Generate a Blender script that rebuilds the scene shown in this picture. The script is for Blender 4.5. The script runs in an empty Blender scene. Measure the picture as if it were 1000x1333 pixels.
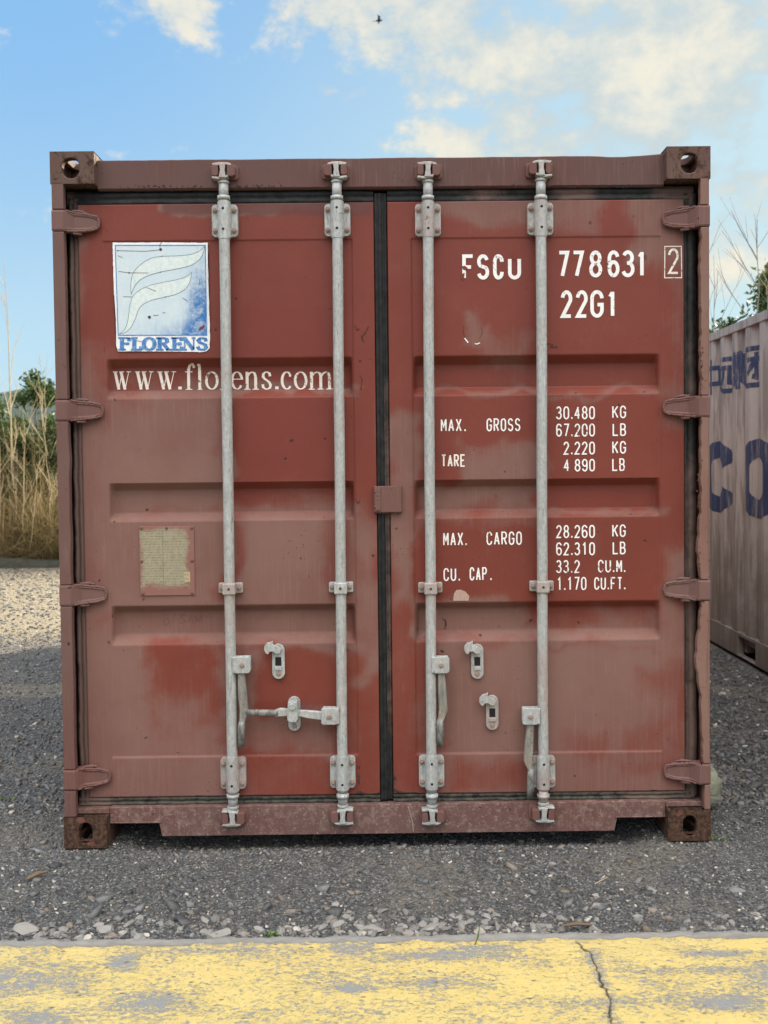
import bpy, bmesh, math, random
import numpy as np
from mathutils import Vector, Matrix, noise as mn
random.seed(7); RNG = np.random.default_rng(7)
S = bpy.context.scene
PI = math.pi
# ------------------------------------------------------------------ camera
CAM = dict(loc=(0.0499, -3.5773, 1.4267), rot=(PI/2-0.02911164, 0, -0.00422472), roll=-0.01063533)
cam_d = bpy.data.cameras.new('camera'); cam = bpy.data.objects.new('camera', cam_d); S.collection.objects.link(cam)
cam_d.sensor_fit = 'VERTICAL'; cam_d.sensor_height = 36; cam_d.lens = 36*1250/1333
cam_d.shift_x = -23.13/1333; cam_d.shift_y = -24.19/1333
cam_d.clip_end = 3000; cam_d.clip_start = .05
RM = Matrix.Rotation(CAM['rot'][2], 3, 'Z') @ Matrix.Rotation(CAM['rot'][0], 3, 'X') @ Matrix.Rotation(CAM['roll'], 3, 'Z')
cam.matrix_world = Matrix.Translation(CAM['loc']) @ RM.to_4x4()
cam_d.dof.use_dof = True; cam_d.dof.focus_distance = 3.62; cam_d.dof.aperture_fstop = 5.0
S.camera = cam
CL = Vector(CAM['loc'])
def ray(x, y): return RM @ Vector(((x-523.13)/1250, -(y-642.31)/1250, -1))
def face(x, y, Y=.06):            # measured point of the photograph -> metres on the plane Y of the container front
    d = ray(x, y); t = (Y-CL.y)/d.y; q = CL+d*t; return q.x, q.z
def on_ground(x, y, z=0):
    d = ray(x, y); t = (z-CL.z)/d.z; q = CL+d*t; return q.x, q.y
RMn = np.array(RM)
def to_px(X, Z, Y=.06):           # vectorised inverse of face()
    P = np.stack([X-CL.x, np.full_like(X, Y)-CL.y, Z-CL.z], -1) @ RMn
    return 523.13-1250*P[..., 0]/P[..., 2], 642.31+1250*P[..., 1]/P[..., 2]
# ------------------------------------------------------------------ node helpers
class NT:
    def __init__(s, tree): s.t = tree; s.L = tree.links
    def put(s, sock, v):
        if hasattr(v, 'is_output'): s.L.new(v, sock)
        elif v is not None:
            if hasattr(sock, 'default_value') and hasattr(sock.default_value, '__len__') and not hasattr(v, '__len__'): v = [v]*len(sock.default_value)
            if hasattr(v, '__len__') and len(v) == 3 and len(sock.default_value) == 4: v = (*v, 1)
            sock.default_value = v
    def n(s, typ, **kw):
        nd = s.t.nodes.new('ShaderNode'+typ)
        for k, v in kw.items():
            if k in nd.inputs: s.put(nd.inputs[k], v)
            else: setattr(nd, k, v)
        return nd
    def m(s, op, a, b=0.5, c=None, clamp=False):
        nd = s.t.nodes.new('ShaderNodeMath'); nd.operation = op; nd.use_clamp = clamp
        s.put(nd.inputs[0], a); s.put(nd.inputs[1], b)
        if c is not None: s.put(nd.inputs[2], c)
        return nd.outputs[0]
    def vm(s, op, a, b=(0, 0, 0), out=0):
        nd = s.t.nodes.new('ShaderNodeVectorMath'); nd.operation = op
        s.put(nd.inputs[0], a)
        if op == 'SCALE': s.put(nd.inputs[3], b)
        else: s.put(nd.inputs[1], b)
        return nd.outputs[out]
    def mix(s, f, a, b, mode='MIX'):
        nd = s.t.nodes.new('ShaderNodeMix'); nd.data_type = 'RGBA'; nd.blend_type = mode
        s.put(nd.inputs[0], f); s.put(nd.inputs[6], a); s.put(nd.inputs[7], b); return nd.outputs[2]
    def mr(s, v, a, b, c=0., d=1., smooth=True):
        nd = s.t.nodes.new('ShaderNodeMapRange'); nd.interpolation_type = 'SMOOTHSTEP' if smooth else 'LINEAR'
        for i, x in enumerate((v, a, b, c, d)): s.put(nd.inputs[i], x)
        return nd.outputs[0]
    def noise(s, vec, scale, detail=4, rough=.55, dist=0):
        return s.n('TexNoise', Vector=vec, Scale=scale, Detail=detail, Roughness=rough, Distortion=dist).outputs[0]
    def pos(s): return s.n('NewGeometry').outputs['Position']
    def attr(s, name): return s.n('Attribute', attribute_name=name).outputs['Fac']
    def bump(s, h, strength=.3, dist=.01): return s.n('Bump', Height=h, Strength=strength, Distance=dist).outputs[0]
def new_mat(name, color=None, rough=.7, metal=0, spec=.3):
    m = bpy.data.materials.new(name); m.use_nodes = True; t = NT(m.node_tree)
    b = m.node_tree.nodes['Principled BSDF']; t.b = b
    b.inputs['Roughness'].default_value = rough; b.inputs['Metallic'].default_value = metal
    b.inputs['Specular IOR Level'].default_value = spec
    if color: b.inputs['Base Color'].default_value = (*color, 1)
    return m, t
# ------------------------------------------------------------------ world, sun, exposure
SUN_AZ = math.atan2(.63, .77)      # measured from +Y towards +X
SUN_EL = math.radians(27)
W = bpy.data.worlds.new('World'); S.world = W; W.use_nodes = True
t = NT(W.node_tree); bg = W.node_tree.nodes['Background']
sky = t.n('TexSky', sky_type='NISHITA', sun_disc=False, sun_elevation=SUN_EL, sun_rotation=SUN_AZ, air_density=1.0, dust_density=1.0, ozone_density=1.5)
D = t.n('TexCoord').outputs['Generated']
sep = t.n('SeparateXYZ', Vector=D)
dx, dy, dz = sep.outputs
# flat cloud-layer coordinates
den = t.m('MAXIMUM', t.m('ADD', dz, .12), .05)
cu = t.n('CombineXYZ', X=t.m('DIVIDE', dx, den), Y=t.m('DIVIDE', dy, den), Z=0.).outputs[0]
n1 = t.noise(t.vm('MULTIPLY', D, (1, 1, 1.45)), 9.5, 11, .62, .12)
n2 = t.noise(cu, 1.1, 8, .58, .2)
nn = t.m('ADD', t.m('MULTIPLY', n1, .72), t.m('MULTIPLY', n2, .28)); nn = t.m('ADD', t.m('MULTIPLY', t.m('SUBTRACT', nn, .5), 1.9), .5)
cov = None
for (c, r, a) in [((.25, .900, .355), .15, .56), ((.31, .90, .30), .10, .46), ((.15, .930, .335), .12, .44), ((.064, .906, .425), .11, .45), ((.22, .88, .42), .12, .30),
                  ((-.04, .934, .350), .05, .32), ((-.20, .895, .425), .05, .30), ((-.06, .9, .43), .06, .32), ((-.352, .93, .17), .05, .08), ((-.36, .93, .10), .10, .12)]:
    d = t.vm('DISTANCE', D, c, 1)
    blob = t.mr(d, 0, r*1.7, a, 0)
    cov = blob if cov is None else t.m('MAXIMUM', cov, blob)
back = t.mr(dy, .25, -.35, 0, .30)  # extra cloud cover behind the camera, unseen, added as fill light
up = t.mr(dz, .45, .8, 0, .20)
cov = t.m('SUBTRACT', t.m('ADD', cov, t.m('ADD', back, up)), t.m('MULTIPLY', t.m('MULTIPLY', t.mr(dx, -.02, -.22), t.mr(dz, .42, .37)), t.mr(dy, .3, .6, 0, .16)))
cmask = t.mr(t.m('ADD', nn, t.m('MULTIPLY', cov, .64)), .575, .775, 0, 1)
# skylight: nishita, lifted pale haze low down
base = t.mix(t.mr(dz, .52, .05, .12, .95, False), t.mix(.70, sky.outputs[0], (1.5, 3.6, 6.6)), (5.0, 6.7, 7.2))
base = t.mix(t.m('MULTIPLY', t.mr(dx, .10, -.35), t.mr(dz, .10, .42, .15, .62)), base, (1.7, 4.0, 7.2))
side = t.m('MULTIPLY', t.mr(dx, -.25, .4), t.mr(dy, .2, .7))
base = t.mix(t.m('MULTIPLY', side, .55), base, (4.9, 6.4, 6.5))
shade = t.mr(t.m('ADD', nn, t.m('MULTIPLY', t.noise(D, 30, 6, .6), .35)), .55, .95, 0, 1)
ccol = t.mix(shade, (4.6, 5.3, 5.5), (7.4, 6.9, 5.7))
ccol = t.mix(t.mr(dy, .2, -.3), ccol, t.mix(t.mr(dz, .10, .85), (5.5, 5.5, 5.4), (46, 43, 40)))  # unseen clouds behind the camera, brightened overhead to light the shaded doors
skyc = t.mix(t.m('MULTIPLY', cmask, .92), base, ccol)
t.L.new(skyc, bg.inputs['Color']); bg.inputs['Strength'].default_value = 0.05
sun_d = bpy.data.lights.new('sun', 'SUN'); sun_d.energy = 4.6; sun_d.angle = math.radians(.6); sun_d.color = (1, .86, .66)
sun = bpy.data.objects.new('sun', sun_d); S.collection.objects.link(sun)
sv = Vector((math.sin(SUN_AZ)*math.cos(SUN_EL), math.cos(SUN_AZ)*math.cos(SUN_EL), math.sin(SUN_EL)))
sun.rotation_euler = sv.to_track_quat('Z', 'Y').to_euler(); sun.location = (6, 8, 9)
S.view_settings.view_transform = 'Standard'; S.view_settings.look = 'None'; S.view_settings.gamma = 1
S.view_settings.exposure = 1.36
# ------------------------------------------------------------------ object helpers
WL = {}
def link(name, mesh, mat, parent=None, smooth=False, bevel=0, sharp=35, label=None):
    """link a mesh given in world coordinates; its origin goes to the middle of its footprint"""
    n = len(mesh.vertices); co = np.empty(n*3, np.float32); mesh.vertices.foreach_get('co', co); co = co.reshape(-1, 3)
    lo, hi = co.min(0), co.max(0); org = np.array([(lo[0]+hi[0])/2, (lo[1]+hi[1])/2, lo[2]], np.float32)
    mesh.vertices.foreach_set('co', (co-org).ravel()); mesh.update()
    o = bpy.data.objects.new(name, mesh); S.collection.objects.link(o)
    w = Vector([float(v) for v in org]); WL[o] = w
    if parent: o.parent = parent; o.location = w-WL[parent]
    else: o.location = w
    if mat: mesh.materials.append(mat)
    if smooth: mesh.polygons.foreach_set('use_smooth', [True]*len(mesh.polygons))
    if bevel:
        md = o.modifiers.new('bevel', 'BEVEL'); md.width = bevel; md.segments = 2; md.limit_method = 'ANGLE'; md.angle_limit = math.radians(sharp)
        md.use_clamp_overlap = True
    if label: o['label'] = label
    return o
def empty(name, loc, label, cat, group=None):
    o = bpy.data.objects.new(name, None); S.collection.objects.link(o); o.location = loc; WL[o] = Vector(loc)
    o.empty_display_size = .2; return tag(o, label, cat, group)
def tag(o, label, cat, group=None, kind=None):
    if label: o['label'] = label
    if cat: o['category'] = cat
    if group: o['group'] = group
    if kind: o['kind'] = kind
    return o
def structure(o): o['kind'] = 'structure'; return o
class MB:
    def __init__(s): s.v = []; s.f = []
    def add(s, vs, fs):
        k = len(s.v); s.v += [tuple(map(float, v)) for v in vs]; s.f += [tuple(i+k for i in f) for f in fs]; return s
    def box(s, a, b):
        (x0, y0, z0), (x1, y1, z1) = a, b
        return s.add([(x0,y0,z0),(x1,y0,z0),(x1,y1,z0),(x0,y1,z0),(x0,y0,z1),(x1,y0,z1),(x1,y1,z1),(x0,y1,z1)],
                     [(0,3,2,1),(4,5,6,7),(0,1,5,4),(1,2,6,5),(2,3,7,6),(3,0,4,7)])
    def prism(s, poly, y0, y1):       # outline in (x,z), counter-clockwise seen from the camera side, extruded y0 (front) -> y1
        n = len(poly); s.add([(x, y0, z) for x, z in poly]+[(x, y1, z) for x, z in poly],
            [tuple(range(n)), tuple(range(2*n-1, n-1, -1))]+[(i, i+n, (i+1) % n+n, (i+1) % n) for i in range(n)]); return s
    def tube(s, pts, r, n=12, cap=True, sq=None):
        pts = [Vector(p) for p in pts]; rs = r if hasattr(r, '__len__') else [r]*len(pts); k = len(s.v)
        up = None; vs = []; fs = []
        for i, p in enumerate(pts):
            d = (pts[min(i+1, len(pts)-1)]-pts[max(i-1, 0)]).normalized()
            if up is None: up = Vector((0, -1, 0)) if abs(d.y) < .9 else Vector((1, 0, 0))
            a = d.cross(up).normalized(); up = a.cross(d).normalized()
            for j in range(n):
                th = 2*PI*(j+.5)/n; q = (a*math.cos(th)+up*math.sin(th)*(sq or 1))*rs[i]; vs.append(p+q)
        for i in range(len(pts)-1):
            for j in range(n): fs.append((i*n+j, i*n+(j+1) % n, (i+1)*n+(j+1) % n, (i+1)*n+j))
        if cap: fs += [tuple(range(n-1, -1, -1)), tuple((len(pts)-1)*n+j for j in range(n))]
        return s.add(vs, fs)
    def cyl_y(s, x, z, r, y0, y1, n=14): return s.tube([(x, y1, z), (x, y0, z)], r, n)
    def mesh(s, name='m'):
        m = bpy.data.meshes.new(name); m.from_pydata(s.v, [], s.f); m.update(); return m
    def build(s, name, mat, parent=None, **k):
        m = s.mesh(name); b = bmesh.new(); b.from_mesh(m); bmesh.ops.recalc_face_normals(b, faces=b.faces); b.to_mesh(m); b.free()
        return link(name, m, mat, parent, **k)
def fast_mesh(name, V, F, attrs=None):
    V = np.asarray(V, np.float32); F = np.asarray(F, np.int32); k = F.shape[1]
    m = bpy.data.meshes.new(name); m.vertices.add(len(V)); m.vertices.foreach_set('co', V.ravel())
    m.loops.add(F.size); m.loops.foreach_set('vertex_index', F.ravel())
    m.polygons.add(len(F)); m.polygons.foreach_set('loop_start', np.arange(0, F.size, k, dtype=np.int32)); m.polygons.foreach_set('loop_total', np.full(len(F), k, np.int32))
    m.update(calc_edges=True)
    for a, d in (attrs or {}).items():
        at = m.attributes.new(a, 'FLOAT', 'POINT'); at.data.foreach_set('value', np.asarray(d, np.float32).ravel())
    return m
def grid_faces(nu, nv):
    i, j = np.meshgrid(np.arange(nu-1), np.arange(nv-1), indexing='ij'); a = i*nv+j
    return np.stack([a, a+nv, a+nv+1, a+1], -1).reshape(-1, 4)
def vnoise(X, Y, scale, seed=0, octv=3):       # cheap value noise, vectorised
    out = 0; amp = 1; tot = 0
    for o in range(octv):
        x = X*scale*2**o+seed*17.3; y = Y*scale*2**o+seed*9.1; xi = np.floor(x).astype(np.int64); yi = np.floor(y).astype(np.int64); fx = x-xi; fy = y-yi
        fx = fx*fx*(3-2*fx); fy = fy*fy*(3-2*fy)
        h = lambda a, b: (np.abs(np.sin(a*127.1+b*311.7+seed*13.7+o*5.1)*43758.5453) % 1)
        out = out+amp*((h(xi, yi)*(1-fx)+h(xi+1, yi)*fx)*(1-fy)+(h(xi, yi+1)*(1-fx)+h(xi+1, yi+1)*fx)*fy); tot += amp; amp *= .5
    return out/tot
# ------------------------------------------------------------------ materials
RED = (.178, .040, .027); CHALK = (.200, .108, .090)
def paint(name, base=0., rust=0., red=RED, chalk=CHALK, dark=0., stain=0.):
    m, t = new_mat(name, rough=.62, spec=.28); P = t.pos()
    st = t.vm('MULTIPLY', P, (1, 1, .045))
    streak = t.noise(st, 130, 3, .6)
    big = t.noise(P, 5, 6, .6, .4); fine = t.noise(P, 60, 6, .65)
    k = t.m('ADD', t.attr('chalk'), base)
    k = t.m('ADD', k, t.m('MULTIPLY', t.m('SUBTRACT', big, .5), .9)); k = t.m('ADD', k, t.m('MULTIPLY', t.m('SUBTRACT', streak, .5), .30))
    k = t.m('ADD', k, t.m('MULTIPLY', t.m('SUBTRACT', fine, .5), .25))
    k = t.mr(k, .08, .88)
    c = t.mix(k, red, chalk)
    # vertical run marks of lighter chalk, uneven tone
    c = t.mix(t.m('MULTIPLY', t.m('MULTIPLY', t.mr(t.m('MULTIPLY', streak, t.m('ADD', t.noise(P, 2.2, 3), .55)), .55, .8), k), .20), c, (.30, .19, .165))
    c = t.mix(t.mr(t.noise(P, 2.3, 5, .6), .3, .75, 0, .35), c, tuple(x*.62 for x in red))
    mott = t.noise(P, 21, 5, .7, .8)
    c = t.mix(t.mr(mott, .55, .8, 0, .25), c, (.14, .055, .045))
    c = t.mix(dark, c, (.10, .045, .042))
    # black-brown chips and pits
    c = t.mix(t.m('MULTIPLY', t.attr('repaint'), .75), c, (.105, .036, .034)); c = t.mix(t.m('MULTIPLY', t.attr('redpaint'), .8), c, (.155, .032, .024))
    pit = t.n('TexVoronoi', Vector=t.vm('ADD', P, t.vm('SCALE', t.n('TexNoise', Vector=P, Scale=40.).outputs[1], .02)), Scale=16.).outputs['Distance']
    gate = t.mr(t.noise(P, 3.1, 2), .50, .60)
    pm = t.m('MULTIPLY', t.mr(pit, .12, .06), gate)
    pit2 = t.n('TexVoronoi', Vector=P, Scale=55.).outputs['Distance']
    pm2 = t.m('MULTIPLY', t.mr(pit2, .16, .08), t.mr(t.noise(P, 8, 4, .6), .56, .64))
    pm = t.m('MAXIMUM', pm, pm2)
    c = t.mix(t.m('MULTIPLY', pm, .85), c, (.035, .017, .013))
    if stain:    # grey-green grime and pale drips
        c = t.mix(t.m('MULTIPLY', t.mr(t.noise(P, 38, 6, .75), .45, .7), stain), c, (.30, .23, .19))
        c = t.mix(t.m('MULTIPLY', t.mr(t.noise(P, 90, 3, .7), .57, .66), stain*.8), c, (.36, .31, .26))
    rm = t.m('ADD', t.m('ADD', t.attr('rust'), rust), t.m('MULTIPLY', t.m('SUBTRACT', t.noise(P, 22, 8, .72, .5), .5), 2.6))
    rm = t.mr(rm, .5, .72)
    rc = t.mix(t.mr(t.noise(P, 60, 7, .75), .35, .68), (.018, .011, .009), (.115, .060, .036)); rc = t.mix(t.mr(t.noise(t.vm('MULTIPLY', P, (1, 1, .5)), 34, 6, .7), .60, .66, 0, .5), rc, (.22, .15, .10))
    c = t.mix(rm, c, rc)
    t.L.new(c, t.b.inputs['Base Color'])
    t.L.new(t.m('ADD', t.mr(k, 0, 1, .5, .68), t.m('MULTIPLY', rm, .2)), t.b.inputs['Roughness'])
    h = t.m('ADD', t.m('MULTIPLY', fine, .35), t.m('ADD', t.m('MULTIPLY', mott, .3), t.m('MULTIPLY', pm, -.8)))
    h = t.m('ADD', h, t.m('MULTIPLY', t.m('MULTIPLY', rm, t.noise(P, 160, 4, .7)), .9))
    t.L.new(t.bump(h, .35, .0035), t.b.inputs['Normal']); return m
M = {}
M['door'] = paint('red_door_paint', 0., -.42)
M['frame'] = paint('faded_frame_paint', .85, -.06, chalk=(.105, .060, .055))
M['sill'] = paint('sill_paint', .9, -.08, chalk=(.135, .075, .068), stain=.5)
M['post'] = paint('post_paint', .95, .20, chalk=(.135, .080, .070)); M['post_right'] = paint('chipped_post_paint', .95, .24, chalk=(.21, .125, .10))
M['cast_top'] = paint('casting_paint', .9, .50, chalk=(.10, .062, .05))
M['cast_low'] = paint('casting_rust', .6, .85, chalk=(.15, .085, .06))
M['hinge'] = paint('hinge_paint', .95, .13, chalk=(.155, .088, .078))
M['lug'] = paint('lug_paint', 1.1, .10, chalk=(.15, .080, .070))
M['shell'] = paint('shell_paint', .5, -.15)
def galv(name, over=.12, rust=0.):
    m, t = new_mat(name, rough=.55, metal=.15, spec=.4); P = t.pos()
    c = t.mix(t.mr(t.noise(t.vm('MULTIPLY', P, (1, 1, .5)), 120, 6, .7), .3, .7), (.30, .315, .31), (.45, .465, .455))
    c = t.mix(t.mr(t.noise(t.vm('MULTIPLY', P, (1, 1, .3)), 60, 4, .7), .52, .68, 0, .7), c, (.52, .54, .53))
    c = t.mix(t.m('MULTIPLY', t.mr(t.noise(t.vm('MULTIPLY', P, (1, 1, .16)), 90, 6, .8), .56, .64), .65), c, (.14, .145, .14)); c = t.mix(t.mr(t.noise(t.vm('MULTIPLY', P, (1, 1, .4)), 12, 5, .7), .52, .70, 0, .45), c, (.24, .255, .25))
    ov = t.m('ADD', t.noise(t.vm('MULTIPLY', P, (1, 1, .5)), 5.5, 4, .6), over)
    c = t.mix(t.mr(ov, .62, .82, 0, .55), c, (.34, .245, .215))
    c = t.mix(t.mr(t.m('ADD', t.noise(P, 38, 7, .75), rust), .62, .72, 0, .8), c, (.12, .055, .03))
    t.L.new(c, t.b.inputs['Base Color'])
    t.L.new(t.bump(t.noise(P, 150, 4, .7), .35, .002), t.b.inputs['Normal']); return m
M['galv'] = galv('galvanised_steel'); M['galv_pink'] = galv('oversprayed_steel', .24, .04); M['galv_bolt'] = paint('bolt_paint', .9, .22, chalk=(.30, .22, .18))
def handle_mat():
    m, t = new_mat('worn_handle_steel', rough=.5, metal=.2); P = t.pos()
    z = t.n('SeparateXYZ', Vector=P).outputs[2]; c = t.mix(t.mr(t.noise(t.vm('MULTIPLY', P, (1, 1, .15)), 70, 6, .7), .35, .65), (.17, .17, .155), (.30, .29, .265))
    c = t.mix(t.mr(t.noise(t.vm('MULTIPLY', P, (1, 1, .12)), 60, 5, .7), .55, .62, 0, .7), c, (.34, .24, .15))
    c = t.mix(t.mr(t.noise(P, 110, 4, .7), .55, .65, 0, .6), c, (.08, .08, .075))
    t.L.new(c, t.b.inputs['Base Color']); t.L.new(t.bump(t.noise(P, 120, 4), .4, .003), t.b.inputs['Normal']); return m
M['handle'] = handle_mat()
m, t = new_mat('dark_slot', color=(.012, .012, .012), rough=.8); M['slot'] = m
def rubber():
    m, t = new_mat('door_seal_rubber', rough=.6, spec=.3); P = t.pos()
    k = t.m('ADD', t.attr('spray'), t.m('MULTIPLY', t.m('SUBTRACT', t.noise(P, 14, 6, .7, .5), .5), 1.1))
    c = t.mix(t.mr(t.noise(P, 40, 4), .3, .7), (.006, .0065, .007), (.018, .019, .020))
    c = t.mix(t.mr(k, .3, .8, 0, .9), c, t.mix(t.noise(P, 8, 4), (.10, .062, .052), (.16, .10, .085)))
    g = t.m('MULTIPLY', t.attr('grime'), t.mr(t.noise(P, 35, 6, .7), .35, .62))
    c = t.mix(g, c, (.12, .115, .085))
    t.L.new(c, t.b.inputs['Base Color']); t.L.new(t.bump(t.noise(P, 70, 5, .7), .4, .004), t.b.inputs['Normal']); return m
M['rubber'] = rubber()
def lettering(name, col, wear=.0, under=RED, chalk=CHALK):
    m, t = new_mat(name, rough=.55); P = t.pos()
    n = t.m('ADD', t.noise(P, 85, 6, .75, .6), wear)
    n = t.m('ADD', n, t.m('MULTIPLY', t.m('SUBTRACT', t.noise(P, 7, 3), .5), .55)); n = t.m('ADD', n, t.attr('wear'))
    c = t.mix(t.mr(t.noise(P, 30, 4), .3, .7, 0, .25), col, tuple(x*.72 for x in col))
    c = t.mix(t.mr(n, .60, .66), c, t.mix(.5, under, chalk))
    t.L.new(c, t.b.inputs['Base Color']); return m
M['white'] = lettering('white_lettering', (.82, .82, .80), -.02)
M['cream'] = lettering('cream_lettering', (.80, .74, .66), .02, (.16, .04, .033), (.19, .07, .06))
M['red_logo_chip'] = lettering('chip', (.15, .035, .028), -.3)
m, t = new_mat('mark_brown', rough=.8); P = t.pos(); t.L.new(t.mix(t.noise(P, 80, 5), (.03, .015, .01), (.12, .045, .03)), t.b.inputs['Base Color']); M['mark'] = m
m, t = new_mat('scrawl', rough=.8); t.b.inputs['Base Color'].default_value = (.15, .068, .058, 1); M['scrawl'] = m
m, t = new_mat('scrape', rough=.7); P = t.pos(); t.L.new(t.mix(t.noise(P, 120, 5), (.30, .17, .14), (.5, .38, .33)), t.b.inputs['Base Color']); M['scrape'] = m
# ================================================================== SETTING
def gz(X, Y):     # height of the yard
    X = np.asarray(X, float); Y = np.asarray(Y, float)
    s = np.clip((X-1.5)/1.1, 0, 1); s = s*s*(3-2*s)
    h = -.085*s*np.clip((Y+.6)/.7, 0, 1)
    h = h-.045*np.clip((1.04-np.abs(X))/.10, 0, 1)*np.exp(-((Y-.16)/.15)**2)  # dip under the sill, shaped to deepen the shadow below it
    return h+(vnoise(X, Y, 1.3, 3, 4)-.5)*.03*np.clip((Y+.75)/.6, 0, 1)-.006
def ground_mat():
    m, t = new_mat('gravel_yard', rough=.9, spec=.2); P = t.pos()
    vor = t.n('TexVoronoi', Vector=P, Scale=62., Randomness=1.); v2 = t.n('TexVoronoi', Vector=P, Scale=150.)
    tone = t.n('SeparateColor', Color=vor.outputs['Color']).outputs[0]; tone2 = t.n('SeparateColor', Color=v2.outputs['Color']).outputs[0]
    c = t.mix(tone, (.030, .033, .037), (.15, .155, .16)); c = t.mix(.5, c, t.mix(tone2, (.04, .042, .045), (.22, .22, .215)))
    c = t.mix(t.mr(tone2, .95, .97, 0, .8), c, (.42, .40, .36))
    dust = t.noise(P, 1.6, 6, .6, .3)
    sy = t.n('SeparateXYZ', Vector=P).outputs[1]
    band = t.mr(t.m('ABSOLUTE', t.m('SUBTRACT', t.m('ADD', sy, t.m('MULTIPLY', t.noise(P, 2.0, 3), .16)), 2.72)), .11, .24, 1, 0)
    far = t.mr(t.m('ADD', sy, t.m('MULTIPLY', dust, .6)), 3.9, 5.2)  # dusty far ground, its colour also lifted and warmed to read as sunlit
    dm = t.m('MAXIMUM', t.mr(dust, .47, .66, 0, .6), t.m('MULTIPLY', band, .85)); dm = t.m('MAXIMUM', dm, t.m('MULTIPLY', far, .78))
    c = t.mix(dm, c, t.mix(tone, t.mix(far, (.15, .135, .11), (.24, .205, .14)), t.mix(far, (.28, .255, .215), (.46, .40, .285))))
    t.L.new(c, t.b.inputs['Base Color'])
    h = t.m('ADD', t.m('MULTIPLY', vor.outputs['Distance'], -1.), t.m('MULTIPLY', v2.outputs['Distance'], -.6))
    t.L.new(t.bump(t.m('ADD', h, t.noise(P, 200, 4)), .9, .012), t.b.inputs['Normal']); return m
M['ground'] = ground_mat()
def axis(parts):
    o = []
    for a, b, n in parts: o += list(np.linspace(a, b, n, endpoint=False))
    return np.array(o+[parts[-1][1]])
gx = axis([(-600, -60, 6), (-60, -8, 20), (-8, -2, 60), (-2, 3, 170), (3, 9, 60), (9, 60, 20), (60, 600, 6)])
gy = axis([(-.715, 1, 60), (1, 5, 90), (5, 12, 60), (12, 60, 20), (60, 900, 10)])
GX, GY = np.meshgrid(gx, gy, indexing='ij'); GZ = gz(GX, GY)
structure(link('gravel_ground', fast_mesh('gravel_ground', np.stack([GX, GY, GZ], -1).reshape(-1, 3), grid_faces(*GX.shape)), M['ground'], smooth=True))
# crushed stone lying loose on the yard
def stones(n, xr, yr, s0, s1, seed, bias=0, flat=.6):
    r = np.random.default_rng(seed); x = r.uniform(*xr, n); u = r.uniform(0, 1, n)**(1+bias); y = yr[0]+(yr[1]-yr[0])*u
    z = gz(x, y); s = s0+(s1-s0)*r.uniform(0, 1, n)**3.2
    cube = np.array([(i, j, k) for i in (-1, 1) for j in (-1, 1) for k in (-1, 1)], float)
    V = cube[None]*(.62+.5*r.uniform(0, 1, (n, 8, 3)))*np.stack([r.uniform(.6, 1.1, n), r.uniform(.5, .9, n), r.uniform(.3, flat, n)], -1)[:, None]
    a = r.uniform(0, 2*PI, n); ca, sa = np.cos(a)[:, None], np.sin(a)[:, None]; tl = r.normal(0, .35, (n, 1))
    X = V[..., 0]*ca-V[..., 1]*sa; Y = V[..., 0]*sa+V[..., 1]*ca; Z = V[..., 2]+X*tl
    V = np.stack([X, Y, Z], -1)*s[:, None, None]*.5; V += np.stack([x, y, z+s*.10], -1)[:, None]
    q = np.array([(0, 1, 3, 2), (4, 6, 7, 5), (0, 4, 5, 1), (2, 3, 7, 6), (0, 2, 6, 4), (1, 5, 7, 3)])
    return V.reshape(-1, 3), (np.arange(n)[:, None, None]*8+q[None]).reshape(-1, 4)
def stone_mat(name, a, b, white=.955):
    m, t = new_mat(name, rough=.85, spec=.25); r = t.n('NewGeometry').outputs['Random Per Island']; P = t.pos()
    c = t.mix(r, a, b); r2 = t.m('FRACT', t.m('MULTIPLY', r, 37.7))
    c = t.mix(t.mr(r2, white, white+.01), c, (.52, .49, .43)); c = t.mix(t.mr(t.m('FRACT', t.m('MULTIPLY', r, 91.3)), .85, .86, 0, .6), c, (.22, .17, .12))
    c = t.mix(t.mr(t.noise(P, 120, 5, .7), .35, .7, 0, .4), c, (.22, .215, .20))
    t.L.new(c, t.b.inputs['Base Color']); t.L.new(t.bump(t.noise(P, 180, 4), .3, .004), t.b.inputs['Normal']); return m
M['stone'] = stone_mat('crushed_stone', (.030, .033, .037), (.205, .213, .216), .955)
parts = [stones(42000, (-1.7, 1.9), (-.70, .5), .003, .016, 1), stones(900, (-1.7, 2.0), (-.70, 1.2), .012, .038, 2, .3),
         stones(15000, (-3.6, -.9), (.4, 4.8), .008, .03, 3, .3), stones(12000, (1.1, 2.62), (.4, 5.6), .008, .04, 4, .3),
         stones(9000, (-6.5, -2.2), (4.3, 10.4), .012, .045, 5), stones(260, (-1.7, 2.4), (-.62, 3), .03, .06, 6, .2, .45)]
V = []; F = []; k = 0
for v, f in parts: V.append(v); F.append(f+k); k += len(v)
o = link('loose_gravel', fast_mesh('loose_gravel', np.concatenate(V), np.concatenate(F)), M['stone'])
tag(o, 'loose grey crushed stone scattered over the yard', 'gravel', kind='stuff')
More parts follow.
